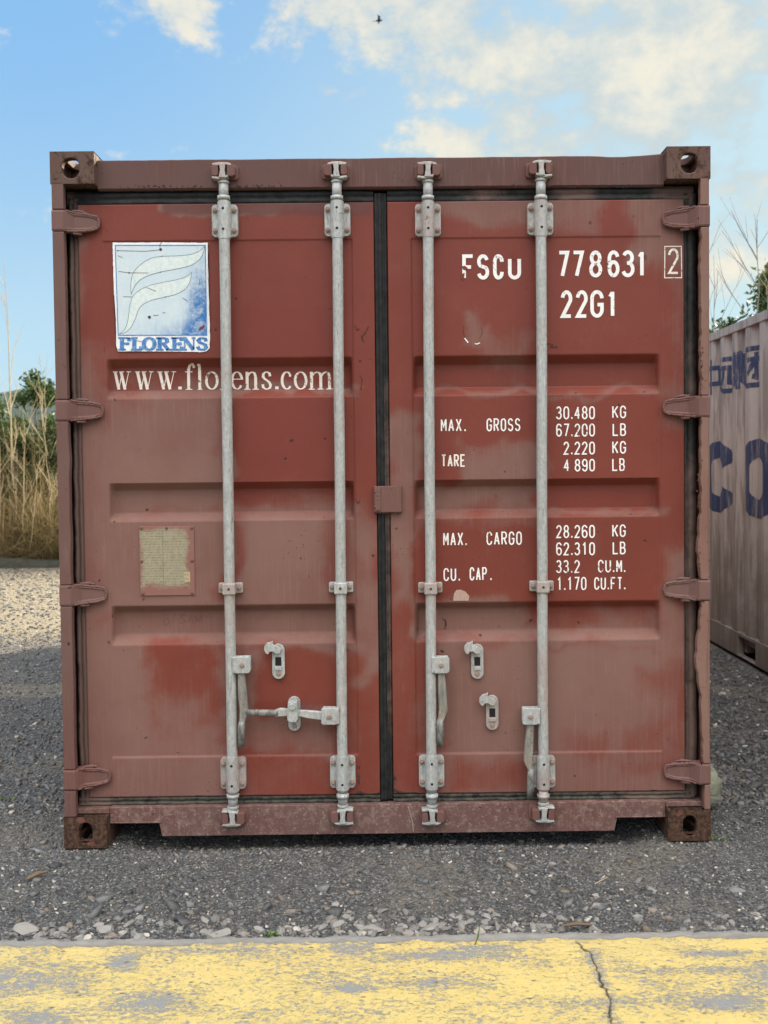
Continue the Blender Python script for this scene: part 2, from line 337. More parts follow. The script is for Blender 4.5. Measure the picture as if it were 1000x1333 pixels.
# yellow painted concrete edge slab
def crack_pts(seed, pts):
    r = random.Random(seed); out = []
    for (x0, y0), (x1, y1) in zip(pts, pts[1:]):
        for i in range(6): f = i/6; out.append((x0+(x1-x0)*f+r.uniform(-.006, .006), y0+(y1-y0)*f+r.uniform(-.003, .003)))
    return out+[pts[-1]]
CR = crack_pts(3, [on_ground(*p, .015) for p in [(752, 1226), (768, 1241), (777, 1262), (783, 1280), (795, 1300), (791, 1318), (800, 1335), (806, 1380)]])
def slab_mat():
    m, t = new_mat('yellow_painted_concrete', rough=.75, spec=.3); P = t.pos()
    P2 = t.vm('MULTIPLY', P, (.55, 1, 1))
    conc = t.mix(t.noise(P, 130, 6, .7), (.16, .168, .172), (.35, .358, .355))
    w = t.m('ADD', t.m('MULTIPLY', t.noise(P2, 115, 8, .85, .6), .84), t.m('MULTIPLY', t.noise(P2, 6, 8, .75, .3), .30))
    w = t.m('ADD', w, t.m('MULTIPLY', t.attr('wear'), .11))
    mask = t.mr(w, .592, .622)
    yel = t.mix(t.noise(P, 6, 5, .6), (.59, .455, .145), (.69, .55, .21)); yel = t.mix(t.mr(t.noise(P, 55, 5, .7), .5, .7, 0, .5), yel, (.72, .58, .26))
    yel = t.mix(t.mr(t.noise(P, 260, 3, .8), .52, .62, 0, .35), yel, (.50, .44, .26)); yel = t.mix(t.mr(t.noise(P, 3.1, 5, .7), .52, .72, 0, .45), yel, (.58, .47, .20))
    c = t.mix(mask, yel, conc)
    sp = t.m('MULTIPLY', t.mr(t.n('TexVoronoi', Vector=P2, Scale=42.).outputs['Distance'], .20, .11), t.mr(t.noise(P, 22, 4), .44, .56))
    c = t.mix(t.m('MULTIPLY', sp, .8), c, (.14, .12, .09))
    c = t.mix(t.attr('crack'), c, (.03, .03, .028))
    t.L.new(c, t.b.inputs['Base Color'])
    h = t.m('ADD', t.m('MULTIPLY', mask, -.6), t.m('ADD', t.noise(P, 160, 5, .75), t.m('MULTIPLY', sp, -1.)))
    t.L.new(t.bump(h, .6, .004), t.b.inputs['Normal']); return m
M['slab'] = slab_mat()
sx = axis([(-40, -3, 20), (-3, -1.35, 40), (-1.35, 1.4, 700), (1.4, 3, 40), (3, 40, 20)]); sy_ = axis([(-1.9, -1.22, 20), (-1.22, -.757, 120)])
SX, SY = np.meshgrid(sx, sy_, indexing='ij')
dmin = np.full(SX.shape, 9.)
for (a, b), (c, d) in zip(CR, CR[1:]):
    ux, uy = c-a, d-b; L = ux*ux+uy*uy+1e-9; q = np.clip(((SX-a)*ux+(SY-b)*uy)/L, 0, 1); dmin = np.minimum(dmin, np.hypot(SX-a-q*ux, SY-b-q*uy))
wid = .0016+.0055*vnoise(SX, SY, 22, 5, 2)**2
crack = np.clip(1.3-dmin/wid, 0, 1)
edge = .757+SY; chip = np.clip((vnoise(SX, SY*0, 22, 7, 4)-.5)*.05+edge+.012, 0, .012)
SZ = .014+(vnoise(SX, SY, 3, 1, 3)-.5)*.006+(vnoise(SX, SY, 60, 2, 2)-.5)*.0014-crack*.004-chip*.8
px, py = 0, 0
worn = [(.16, -.85, .16, .035, 1.), (.27, -.815, .1, .02, .9), (-.75, -.86, .04, .05, .9), (-1.05, -.95, .25, .10, .45), (-.10, -.80, .07, .03, .8), (-.09, -1.02, .07, .02, 1.), (.95, -.86, .12, .02, .8), (.9, -.95, .2, .02, .7), (.88, -1.12, .1, .03, 1.1), (-.9, -1.13, .12, .05, .8),
        (.5, -1.1, .3, .04, .5), (.1, -1.0, .12, .03, .7), (-.45, -.81, .25, .03, .4), (1.1, -1.0, .1, .05, .6), (-.62, -1.08, .1, .05, .6)]
wear = np.clip((SY+.80)/.04, 0, 1)*.35+np.exp(-(dmin/.02)**2)*.5
for a, b, c, d, e in worn: wear = np.maximum(wear, e*np.exp(-((SX-a)/c)**2-((SY-b)/d)**2))
wear -= .12*np.exp(-((SX-.55)/.5)**2)
o = link('concrete_kerb', fast_mesh('concrete_kerb', np.stack([SX, SY, SZ], -1).reshape(-1, 3), grid_faces(*SX.shape), dict(wear=wear, crack=crack)), M['slab'], smooth=True); structure(o)
mb = MB(); mb.box((-40, -1.9, -.2), (40, -.76, -.012)); structure(mb.build('kerb_foundation', M['slab']))
m, t = new_mat('bare_concrete', rough=.85); P = t.pos(); t.L.new(t.mix(t.noise(t.vm('MULTIPLY', P, (.25, 1, 1)), 70, 6, .7), (.10, .10, .095), (.36, .35, .33)), t.b.inputs['Base Color']); t.L.new(t.bump(t.noise(P, 90, 5, .7), .6, .006), t.b.inputs['Normal']); M['conc'] = m
ex = axis([(-40, -2, 30), (-2, 2, 500), (2, 40, 30)]); prof = [(-.757, -.03), (-.757, .006), (-.750, .016), (-.738, .018), (-.726, .012), (-.716, -.01), (-.712, -.04)]
V = []
for x in ex:
    j = (vnoise(np.array([x]), np.array([0.]), 9, 4, 4)[0]-.5); j2 = (vnoise(np.array([x]), np.array([3.]), 40, 6, 2)[0]-.5)
    for i, (y, z) in enumerate(prof): V.append((x, y+(j*.012+j2*.006)*(i/6), z+(j*.012+j2*.008 if i in (2, 3, 4, 5) else 0)))
structure(link('kerb_edge', fast_mesh('kerb_edge', V, grid_faces(len(ex), len(prof))), M['conc'], smooth=True))
m, t = new_mat('road_asphalt', rough=.9); P = t.pos(); t.L.new(t.mix(t.noise(P, 150, 5, .7), (.03, .03, .032), (.09, .09, .09)), t.b.inputs['Base Color'])
mb = MB(); mb.add([(-600, -400, -.02), (600, -400, -.02), (600, -1.9, -.02), (-600, -1.9, -.02)], [(0, 1, 2, 3)]); structure(mb.build('road', m))
# broken mortar and rubble along the edge
M['rubble'] = stone_mat('pale_rubble', (.15, .147, .138), (.30, .29, .27), .97)
def chunk(mb, x, y, s, r, z=None, fl=.45):
    b = bmesh.new(); bmesh.ops.create_icosphere(b, subdivisions=2, radius=1)
    sx, sy, sz = s*r.uniform(.8, 1.3), s*r.uniform(.5, .8), s*fl; a = r.uniform(0, 6.28); off = Vector((r.uniform(0, 99), r.uniform(0, 99), 0))
    cuts = [(Vector((r.uniform(-1, 1), r.uniform(-1, 1), r.uniform(-.4, .9))).normalized(), r.uniform(.45, .75)) for _ in range(7)]
    for v in b.verts:
        for nrm, d in cuts:
            e = v.co.dot(nrm)-d
            if e > 0: v.co -= nrm*e
        v.co *= 1+.22*mn.noise(v.co*2.2+off)+.12*mn.noise(v.co*6+off)
    zz = float(gz(x, y)) if z is None else z
    mt = Matrix.Translation((x, y, zz+sz*.35)) @ Matrix.Rotation(a, 4, 'Z') @ Matrix.Diagonal((sx, sy, sz, 1))
    mb.add([mt @ v.co for v in b.verts], [[v.index for v in f.verts] for f in b.faces]); b.free()
r = random.Random(5); mb = MB()
for i in range(330):
    px_ = r.choice([r.uniform(-10, 290), r.uniform(350, 580), r.uniform(-10, 1010), r.uniform(560, 800)]); yy = r.triangular(-.715, -.5, -.70)
    x = (px_-500)/430; chunk(mb, x, yy, r.uniform(.006, .022), r)
o = mb.build('rubble', M['rubble']); tag(o, 'small pale mortar crumbs lying against the kerb edge', 'rubble', kind='stuff')
chunks = [((28, 1213), .062, 'broad pale concrete lump at the far left of the kerb edge'), ((72, 1216), .035, 'small pale lump right of the broad lump at far left'), ((137, 1212), .050, 'pale broken concrete lump with a dark gap beside it, left of the container corner'),
          ((180, 1219), .034, 'low whitish lump between the left lump and the round grey stone'), ((128, 1204), .030, 'round grey stone lying below the left rusty corner'), ((470, 1207), .030, 'pale lump resting upright near the middle of the kerb edge'),
          ((443, 1205), .052, 'large flat broken concrete slab piece below the second locking bar'), ((483, 1209), .045, 'large pale slab piece beside the dark crack near the centre'), ((285, 1216), .045, 'long low mortar piece left of the green sprig'), ((317, 1217), .028, 'short mortar piece with rusty leaf bits beside it'),
          ((398, 1214), .030, 'pale angular stone right of the green sprig'), ((365, 1213), .030, 'pale stone directly behind the green sprig'), ((560, 1210), .050, 'long low pale mortar patch just right of centre'), ((716, 1206), .024, 'rounded beige stone right of the thin grass blade'), ((234, 1210), .026, 'grey pebble cluster stone left of centre at the edge')]
for (p, s, lab) in chunks:
    x, y = on_ground(*p); y = max(y, -.69); mb = MB(); chunk(mb, x, y+.01, s*.8, r, fl=.36)
    o = mb.build('concrete_chunk', M['rubble']); tag(o, lab, 'concrete chunk', 'broken concrete chunks along the kerb edge')
for p, s, lab, cat in [((775, 1164), .022, 'small bright white pebble on the grey gravel right of centre', 'pebble'), ((719, 1122), .016, 'tiny white pebble in the shade under the container front', 'pebble'), ((438, 1177), .022, 'pale flat stone in the gravel below the second locking bar', 'stone'), ((776, 1179), .028, 'grey flat stone just below the white pebble', 'stone'), ((848, 1156), .030, 'flat grey slate-like stone right of the white pebble', 'stone'),
                      ((528, 1185), .022, 'blue grey pointed stone in the gravel just right of centre', 'stone'), ((957, 1157), .03, 'dark angular stone near the right picture edge', 'stone')]:
    x, y = on_ground(*p); mb = MB(); chunk(mb, x, y, s, r, fl=.4)
    mt_ = M['rubble'] if 'white' in lab or 'pale' in lab else M['stone']
    tag(mb.build(cat, mt_), lab, cat, 'stones lying in the gravel')
# hill beyond
def hill(name, x0, x1, y, h, seed, mat):
    xs = np.linspace(x0, x1, 160); ys = np.linspace(0, 1, 12); A, B = np.meshgrid(xs, ys, indexing='ij')
    Z = h*(np.sin(B*PI)**.8)*(.55+.6*vnoise(A/60, B*1.5, 1, seed, 4))-1
    return structure(link(name, fast_mesh(name, np.stack([A, y+B*120, Z], -1).reshape(-1, 3), grid_faces(*A.shape)), mat, smooth=True))
m, t = new_mat('wooded_hill', rough=.95, spec=.1); P = t.pos(); t.L.new(t.mix(t.noise(P, .25, 8, .7), (.05, .075, .07), (.13, .16, .14)), t.b.inputs['Base Color']); t.L.new(t.bump(t.noise(P, .6, 6), 1, 2), t.b.inputs['Normal'])
hill('hill', -420, 420, 230, 34, 3, m)
# low kerb at the far edge of the yard
m2, t = new_mat('old_kerb_stone', rough=.9); P = t.pos(); t.L.new(t.mix(t.noise(P, 12, 6, .7), (.03, .035, .028), (.10, .10, .085)), t.b.inputs['Base Color']); t.L.new(t.bump(t.noise(P, 20, 5), .8, .03), t.b.inputs['Normal'])
kx = np.linspace(-30, 30, 300); V = []
for x in kx:
    j = mn.noise(Vector((x*1.3, 0, 4)))*.05
    for y, z in [(10.42, -.05), (10.42, .07+j), (10.48, .11+j), (10.62, .11+j), (10.7, -.05)]: V.append((x, y+j*.3, z))
structure(link('far_kerb', fast_mesh('far_kerb', V, grid_faces(300, 5)), m2))
# ------------------------------------------------------------------ vegetation
def leaf_mat(name, a, b, rough=.6, trans=.25):
    m, t = new_mat(name, rough=rough, spec=.2); r = t.n('NewGeometry').outputs['Random Per Island']; P = t.pos()
    c = t.mix(r, a, b); c = t.mix(t.mr(t.noise(P, 1.8, 4), .35, .65, 0, .45), c, tuple(x*.6 for x in a))
    t.L.new(c, t.b.inputs['Base Color'])
    tr = t.n('BsdfTranslucent', Color=c); mx = t.n('MixShader', Fac=trans); t.L.new(t.b.outputs[0], mx.inputs[1]); t.L.new(tr.outputs[0], mx.inputs[2])
    t.L.new(mx.outputs[0], m.node_tree.nodes['Material Output'].inputs[0]); return m
M['reed'] = leaf_mat('dry_reed', (.10, .075, .035), (.44, .34, .17), .7, .4)
M['ever'] = leaf_mat('evergreen_leaf', (.03, .060, .020), (.13, .19, .065), .5, .3)
M['bush'] = leaf_mat('dull_bush_leaf', (.030, .050, .018), (.14, .155, .055), .6, .3)
M['weed'] = leaf_mat('weed_leaf', (.05, .12, .02), (.16, .28, .05), .5, .3)
m, t = new_mat('bare_wood', rough=.8); P = t.pos(); t.L.new(t.mix(t.noise(P, 30, 5), (.26, .20, .11), (.56, .47, .30)), t.b.inputs['Base Color']); M['twig'] = m
m, t = new_mat('grey_bark', rough=.85); P = t.pos(); t.L.new(t.mix(t.noise(P, 30, 5), (.12, .11, .10), (.30, .28, .26)), t.b.inputs['Base Color']); M['bark'] = m
def blades(n, xr, yr, hr, seed, lean=.35, w=.006, curl=.5):
    r = np.random.default_rng(seed); x = r.uniform(*xr, n); y = r.uniform(*yr, n); h = r.uniform(*hr, n)*(.6+.7*vnoise(x, y, .9, seed, 3)); a = r.uniform(0, 2*PI, n); l = r.normal(0, lean, n); cu = r.normal(0, curl, n)
    k = 5; tt = np.linspace(0, 1, k); V = np.zeros((n, k, 2, 3)); b = r.uniform(0, PI, n)
    for i, q in enumerate(tt):
        off = h*(l*q+cu*q*q); cx = x+np.cos(a)*off; cy = y+np.sin(a)*off; cz = h*(q-.22*q*q*np.abs(cu))-.03
        ww = w*(1-q*.85)*r.uniform(.7, 1.4, n)
        V[:, i, 0] = np.stack([cx-np.cos(b)*ww, cy-np.sin(b)*ww, cz], -1); V[:, i, 1] = np.stack([cx+np.cos(b)*ww, cy+np.sin(b)*ww, cz], -1)
    f = []
    for i in range(k-1): f.append((2*i, 2*i+1, 2*i+3, 2*i+2))
    F = (np.arange(n)[:, None, None]*2*k+np.array(f)[None]).reshape(-1, 4); return V.reshape(-1, 3), F
bl = [blades(4500, (-8.4, -4.4), (10.7, 13.5), (.3, 1.4), 11, .5, .005), blades(10000, (-8, -4.4), (10.8, 13.2), (.4, 1.6), 12, 1.3, .0045, 1.3), blades(700, (-8, -4.4), (10.8, 12.2), (1.2, 2.4), 17, .5, .008, .5), blades(3000, (-8, -4.4), (10.62, 11.0), (.12, .45), 13, .7, .008), blades(5500, (-4.4, 14), (10.7, 12.5), (.5, 1.7), 14, .5, .008), blades(2500, (-20, -8), (10.7, 12.5), (.5, 1.7), 15, .5, .009)]
V = []; F = []; k = 0
for v, f in bl: V.append(v); F.append(f+k); k += len(v)
tag(link('dry_grass', fast_mesh('dry_grass', np.concatenate(V), np.concatenate(F)), M['reed']), 'tangle of dry straw coloured grass and brambles beyond the yard', 'dry grass', kind='stuff')
v, f = blades(7000, (-9, -3), (10.55, 12), (.05, .22), 21, .6, .010); tag(link('green_grass', fast_mesh('green_grass', v, f), M['weed']), 'low green grass at the foot of the dry brambles', 'grass', kind='stuff')
def crown(cx, cy, z0, z1, rx, ry, n, leaf, seed, clumps=60, shape='round'):
    r = np.random.default_rng(seed); cs = []
    for i in range(clumps):
        q = r.uniform(0, 1); a = r.uniform(0, 2*PI); rad = r.uniform(.2, 1)**.6
        pr = (np.sin(PI*(.12+.86*q))**.7) if shape == 'round' else (1-q)**.8+.05
        cs.append((cx+np.cos(a)*rx*rad*pr, cy+np.sin(a)*ry*rad*pr, z0+(z1-z0)*q+r.normal(0, .05)))
    cs = np.array(cs); k = r.integers(0, clumps, n); sg = .13*(rx+ry)/2
    c = cs[k]+r.normal(0, 1, (n, 3))*np.array([sg, sg, sg*.85])
    d = r.normal(0, 1, (n, 3)); d /= np.linalg.norm(d, axis=1)[:, None]; e = np.cross(d, r.normal(0, 1, (n, 3))); e /= np.linalg.norm(e, axis=1)[:, None]
    s = leaf*r.uniform(.6, 1.3, n)[:, None]
    V = np.stack([c-d*s, c+e*s*.45, c+d*s, c-e*s*.45], 1).reshape(-1, 3); F = np.arange(4*n).reshape(-1, 4); return V, F, cs
def limb(mb, p, d, L, r0, rnd, depth, spread=.5, up=.25, nseg=5, kids=4):
    pts = [p.copy()]; rs = [r0]; dd = d.copy()
    for i in range(nseg):
        dd = (dd+Vector((rnd.gauss(0, .07), rnd.gauss(0, .07), rnd.gauss(0, .03)+up*.1))).normalized(); p = p+dd*(L/nseg); pts.append(p.copy()); rs.append(r0*(1-.8*(i+1)/nseg)+.001)
    mb.tube(pts, rs, 5 if r0 > .006 else 3, cap=False)
    if depth:
        for c in range(kids):
            f = rnd.uniform(.25, .92); i = int(f*nseg); q = pts[i].lerp(pts[min(i+1, nseg)], f*nseg-i)
            ax = Vector((rnd.gauss(0, 1), rnd.gauss(0, 1), 0)).normalized(); nd = (dd+ax*spread*rnd.uniform(.6, 1.3)+Vector((0, 0, up))).normalized()
            limb(mb, q, nd, L*rnd.uniform(.3, .5), r0*.42*(1-f*.4), rnd, depth-1, spread, up, 4, max(2, kids-1))
def tree(name, x, y, z0, z1, rx, n, leaf, seed, mat, label, cat, shape='round', clumps=60, ry=None, group=None):
    e = empty(name, (x, y, 0), label, cat, group); rnd = random.Random(seed)
    V, F, cs = crown(x, y, z0, z1, rx, ry or rx, n, leaf, seed, clumps, shape); link('crown', fast_mesh('crown', V, F), mat, e)
    mb = MB(); mb.tube([(x, y, -.1), (x+.03, y, z1*.4), (x, y, z1*.85)], [.05+z1*.012, .03+z1*.008, .012], 7)
    for c in cs[::4]: mb.tube([(x, y, max(.1, min(c[2]*.6, z1*.6))), ((x+c[0])/2, (y+c[1])/2, c[2]*.85), tuple(c)], [.018, .012, .004], 4, cap=False)
    mb.build('trunk', M['bark'], e); return e
tree('evergreen_shrub', -6.28, 13.3, .4, 3.0, .60, 6500, .05, 31, M['ever'], 'dark green bushy shrub rising behind the dry brambles at left', 'shrub', clumps=34)
tree('evergreen_shrub', -7.3, 13.9, .3, 2.6, .7, 6000, .045, 32, M['ever'], 'lower dark green shrub at the left picture edge behind brambles', 'shrub', clumps=60)
tree('deciduous_bush', -5.45, 12.0, .2, 2.15, .6, 7500, .035, 33, M['bush'], 'dull olive bush just left of the container behind straw', 'bush', clumps=60)
tree('deciduous_bush', -6.2, 12.1, .2, 2.0, .75, 8500, .035, 34, M['bush'], 'dull olive bush below the dark shrub among brambles', 'bush', clumps=60)
tree('deciduous_bush', -8.6, 13.2, .2, 2.2, .9, 5000, .045, 35, M['bush'], 'olive bush at the far left beyond the yard', 'bush', clumps=60)
tree('evergreen_tree', 5.40, 9.4, 1.4, 4.05, 1.10, 30000, .045, 36, M['ever'], 'green leafy tree rising behind the grey container at right', 'tree', clumps=110, shape='cone')
tree('evergreen_tree', 4.42, 8.9, .8, 3.18, .60, 15000, .04, 37, M['ever'], 'lower green crown just above the top rail of the grey container', 'tree', clumps=90)
def sapling(x, y, h, seed, mat, label, group, r0=.014, kids=9, lean=(0, 0), spread=.6):
    e = empty('bare_sapling', (x, y, 0), label, 'sapling', group); rnd = random.Random(seed)
    mb = MB(); p = Vector((x, y, -.05)); pts = [p]; n = 10
    for i in range(1, n+1): pts.append(Vector((x+lean[0]*h*i/n+rnd.gauss(0, .012), y+lean[1]*h*i/n+rnd.gauss(0, .012), h*i/n)))
    mb.tube(pts, [r0*(1-.86*i/n) for i in range(n+1)], 6, cap=False); mb.build('trunk', mat, e)
    mb = MB()
    for c in range(kids):
        f = rnd.uniform(.25, .95); i = int(f*n); q = pts[i].lerp(pts[min(i+1, n)], f*n-i); a = rnd.uniform(0, 6.28)
        limb(mb, q, Vector((math.cos(a)*spread, math.sin(a)*spread, 1)).normalized(), h*rnd.uniform(.14, .3)*(1.15-f*.5), r0*.45*(1-f*.5), rnd, 1, .5, .3, 5, 3)
    mb.build('branches', mat, e); return e
Gs = 'bare saplings beyond the yard'
sapling(-5.86, 11.3, 4.6, 41, M['twig'], 'tall thin bare sapling with pale yellow trunk at the left edge', Gs, .02, 8, (-.018, 0))
sapling(-5.98, 11.0, 2.5, 42, M['twig'], 'short pale bare sapling hugging the left picture edge', Gs, .018, 6)
sapling(-5.30, 11.6, 3.0, 43, M['twig'], 'bare pale sapling leaning just left of the red container', Gs, .012, 8, (-.1, 0))
sapling(-6.45, 12.4, 2.5, 44, M['twig'], 'slanting bare stem in front of the dark shrub', Gs, .012, 6, (.18, 0))
G2 = 'bare saplings behind the grey container'
sapling(3.72, 8.1, 4.05, 45, M['bark'], 'slim grey bare sapling nearest the red container edge', G2, .016, 12, (.0, 0), .5)
sapling(4.02, 8.4, 4.0, 46, M['bark'], 'second slim bare sapling, slightly right of the nearest one', G2, .014, 10, (-.01, 0), .5)
sapling(4.62, 8.7, 4.5, 47, M['bark'], 'tallest bare sapling with spreading twigs near the right picture edge', G2, .02, 14, (.01, 0), .8)
sapling(5.0, 8.9, 4.1, 48, M['bark'], 'bare sapling with criss-cross twigs at the right picture edge', G2, .016, 12, (.0, 0), .8)
for k_, (x_, y_, h_, lx, lab_) in enumerate([(-5.62, 10.9, 2.3, .03, 'thin bare sapling in front of the brambles, second from the left edge'), (-5.18, 11.0, 1.9, -.05, 'short bare sapling right beside the red container corner post'), (-5.75, 12.0, 3.3, .05, 'grey-tan bare sapling behind the straw, rising past the dark shrub'), (-5.5, 10.8, 1.6, .12, 'low crooked bare stem leaning right in the brambles')]): sapling(x_, y_, h_, 60+k_, M['twig'], lab_, Gs, .013, 9, (lx, 0), .7)
def stalk(x, y, h, seed, label):
    e = empty('dry_stalk', (x, y, 0), label, 'dry plant', 'dry seed stalks above the grey container'); rnd = random.Random(seed)
    mb = MB(); mb.tube([(x, y, 0), (x+.03, y, h*.6), (x+.08, y, h)], [.010, .008, .004], 5); 
    for i in range(4): z = h*rnd.uniform(.75, .98); mb.tube([(x+.05, y, z), (x+rnd.uniform(-.15, .25), y+rnd.uniform(-.1, .1), z+.16)], [.004, .002], 4)
    mb.build('stem', M['twig'], e); mb = MB()
    for i in range(14):
        c = Vector((x+.08+rnd.gauss(0, .05), y+rnd.gauss(0, .04), h+rnd.gauss(-.05, .06))); d = Vector((rnd.gauss(0, 1), rnd.gauss(0, 1), rnd.gauss(0, 1))).normalized()*.045; q = d.orthogonal()*.4
        mb.add([c-d, c+q, c+d, c-q], [(0, 1, 2, 3)])
    mb.build('seed_head', M['reed'], e)
stalk(4.42, 7.9, 3.72, 51, 'tall dry stalk with brown seed head against the sky'); stalk(4.78, 7.8, 3.25, 52, 'short tan dry stalk above the grey container roof rail'); stalk(4.95, 7.9, 3.4, 53, 'pale dry stalk at the right edge before the green tree')
stalk(4.3, 7.7, 2.98, 54, 'bent dry stalk just above the top rail of the grey container')
# small weeds at the kerb
def weed(x, y, n, h, seed, label, spread=.02):
    rnd = random.Random(seed); e = empty('weed', (x, y, 0), label, 'weed', 'small weeds growing at the kerb edge'); mb = MB()
    for i in range(n):
        a = rnd.uniform(0, 6.28); L = h*rnd.uniform(.5, 1.1); l = rnd.uniform(.2, .9); c = Vector((x+rnd.gauss(0, spread), y+rnd.gauss(0, spread*.3), float(gz(x, y))+.004)); q = Vector((math.cos(a+1.57), math.sin(a+1.57), 0))*L*.12
        p1 = c+Vector((math.cos(a)*l*.5, math.sin(a)*l*.5, .7))*L*.6; p2 = c+Vector((math.cos(a)*l*1.1, math.sin(a)*l*1.1, .85))*L
        mb.add([c-q*.3, c+q*.3, p1+q, p1-q, p2], [(0, 1, 2, 3), (3, 2, 4)])
    mb.build('leaves', M['weed'], e)
x, y = on_ground(356, 1219); weed(x, y, 34, .022, 1, 'green sprig growing at the kerb edge left of centre')
x, y = on_ground(281, 1222); weed(x, y, 16, .012, 2, 'tiny flat green weed left of the sprig')
x, y = on_ground(436, 1221); weed(x, y, 12, .012, 3, 'tiny green weed below the large pale slab piece')
x, y = on_ground(10, 1040); weed(x, y, 14, .02, 4, 'dark green tuft in the gravel at the left picture edge')
x, y = on_ground(62, 1069); weed(x, y, 14, .02, 5, 'dark green tuft beside the left rusty corner casting')
x, y = on_ground(940, 1092); weed(x, y, 26, .02, 6, 'small green tuft beside the right rusty corner casting', .03)
e = empty('grass_blade', (*on_ground(619, 1230, .01), .01), 'single thin green grass blade leaning over the yellow paint', 'grass blade'); x, y = on_ground(618, 1232, .01)
mb = MB(); mb.tube([(x, y, .012), (x+.012, y+.01, .035), (x+.018, y+.018, .075)], [.0022, .002, .0006], 4); mb.build('blade', M['weed'], e)
mb = MB(); mb.tube([(x+.005, y+.03, .0), (x+.014, y+.032, .04)], [.0012, .0006], 4); mb.build('blade', M['weed'], e)
# twig on the gravel at left
x, y = on_ground(35, 1147); x2, y2 = on_ground(62, 1139); mb = MB(); mb.tube([(x, y, .006), ((x+x2)/2, (y+y2)/2+.004, .014), (x2, y2, .012)], [.005, .009, .003], 6); m, t = new_mat('dry_leaf_brown', color=(.16, .11, .07), rough=.8)
tag(mb.build('twig', m), 'short curled brown twig lying on the gravel below left corner', 'twig')
x, y = on_ground(781, 1153); mb = MB(); mb.tube([(x-.02, y-.012, .012), (x, y, .016), (x+.03, y+.02, .02)], [.0015, .002, .001], 5); tag(mb.build('twig', M['twig']), 'thin pale straw above the white pebble right of centre', 'twig')
x, y = on_ground(751, 1209); mb = MB(); mb.tube([(x-.04, y-.003, .012), (x, y, .016), (x+.045, y-.004, .014)], [.004, .006, .003], 6); tag(mb.build('twig', m), 'dark brown splinter of wood at the kerb edge right of centre', 'twig')
# pale grooved block behind the right corner
x, y = on_ground(934, 1058); M_b, t = new_mat('weathered_block', rough=.85); P = t.pos()
c = t.mix(t.noise(t.vm('MULTIPLY', P, (1, 1, 3)), 22, 6, .7), (.13, .14, .095), (.34, .35, .27)); t.L.new(c, t.b.inputs['Base Color']); t.L.new(t.bump(t.noise(t.vm('MULTIPLY', P, (1, 1, 2.5)), 30, 5), .7, .02), t.b.inputs['Normal'])
b = bmesh.new(); bmesh.ops.create_icosphere(b, subdivisions=4, radius=1)
for v in b.verts:
    c = v.co; q = Vector((math.copysign(abs(c.x)**.6, c.x), math.copysign(abs(c.y)**.6, c.y), math.copysign(abs(c.z)**.6, c.z)))
    gr = 1+.06*math.sin(math.atan2(c.z, c.x)*11+c.y*2); v.co = Vector((q.x*.115*gr, q.y*.10, q.z*.088*gr))*(1+.08*mn.noise(q*2.2))+Vector((1.262, y+.11, .075))
mm = bpy.data.meshes.new('stone_block'); b.to_mesh(mm); b.free()
tag(link('stone_block', mm, M_b, smooth=True), 'pale greenish grooved stone block on the gravel behind the right corner casting', 'stone block')
# bird
bd = ray(493, 27); bp = CL+bd*(38/bd.y); m, t = new_mat('bird_feathers', color=(.05, .05, .05), rough=.8)
e = empty('bird', bp, 'small dark bird gliding high in the sky', 'bird')
mb = MB(); mb.tube([bp+Vector((-.16, 0, -.02)), bp+Vector((-.05, 0, 0)), bp+Vector((.05, 0, .012)), bp+Vector((.12, 0, .02)), bp+Vector((.17, 0, .01))], [.004, .035, .04, .022, .003], 8)
mb.add([bp+Vector((-.13, -.01, -.015)), bp+Vector((-.23, -.05, -.04)), bp+Vector((-.24, .03, -.035))], [(0, 1, 2)]); mb.build('body', m, e, smooth=True)
for s in (-1, 1):
    mb = MB(); a = bp+Vector((.06, s*.02, .01)); b_ = bp+Vector((-.05, s*.02, .01)); c = bp+Vector((-.02, s*.2, .06 if s > 0 else .05)); d = bp+Vector((.07, s*.2, .07)); ee = bp+Vector((-.1+.06, s*.42, .04))
    V = [a, b_, c, d, ee]; mb.add([v+Vector((0, 0, .005)) for v in V]+V, [(0, 3, 2, 1), (3, 4, 2), (5, 6, 7, 8), (8, 7, 9)]); mb.build('wing', m, e)
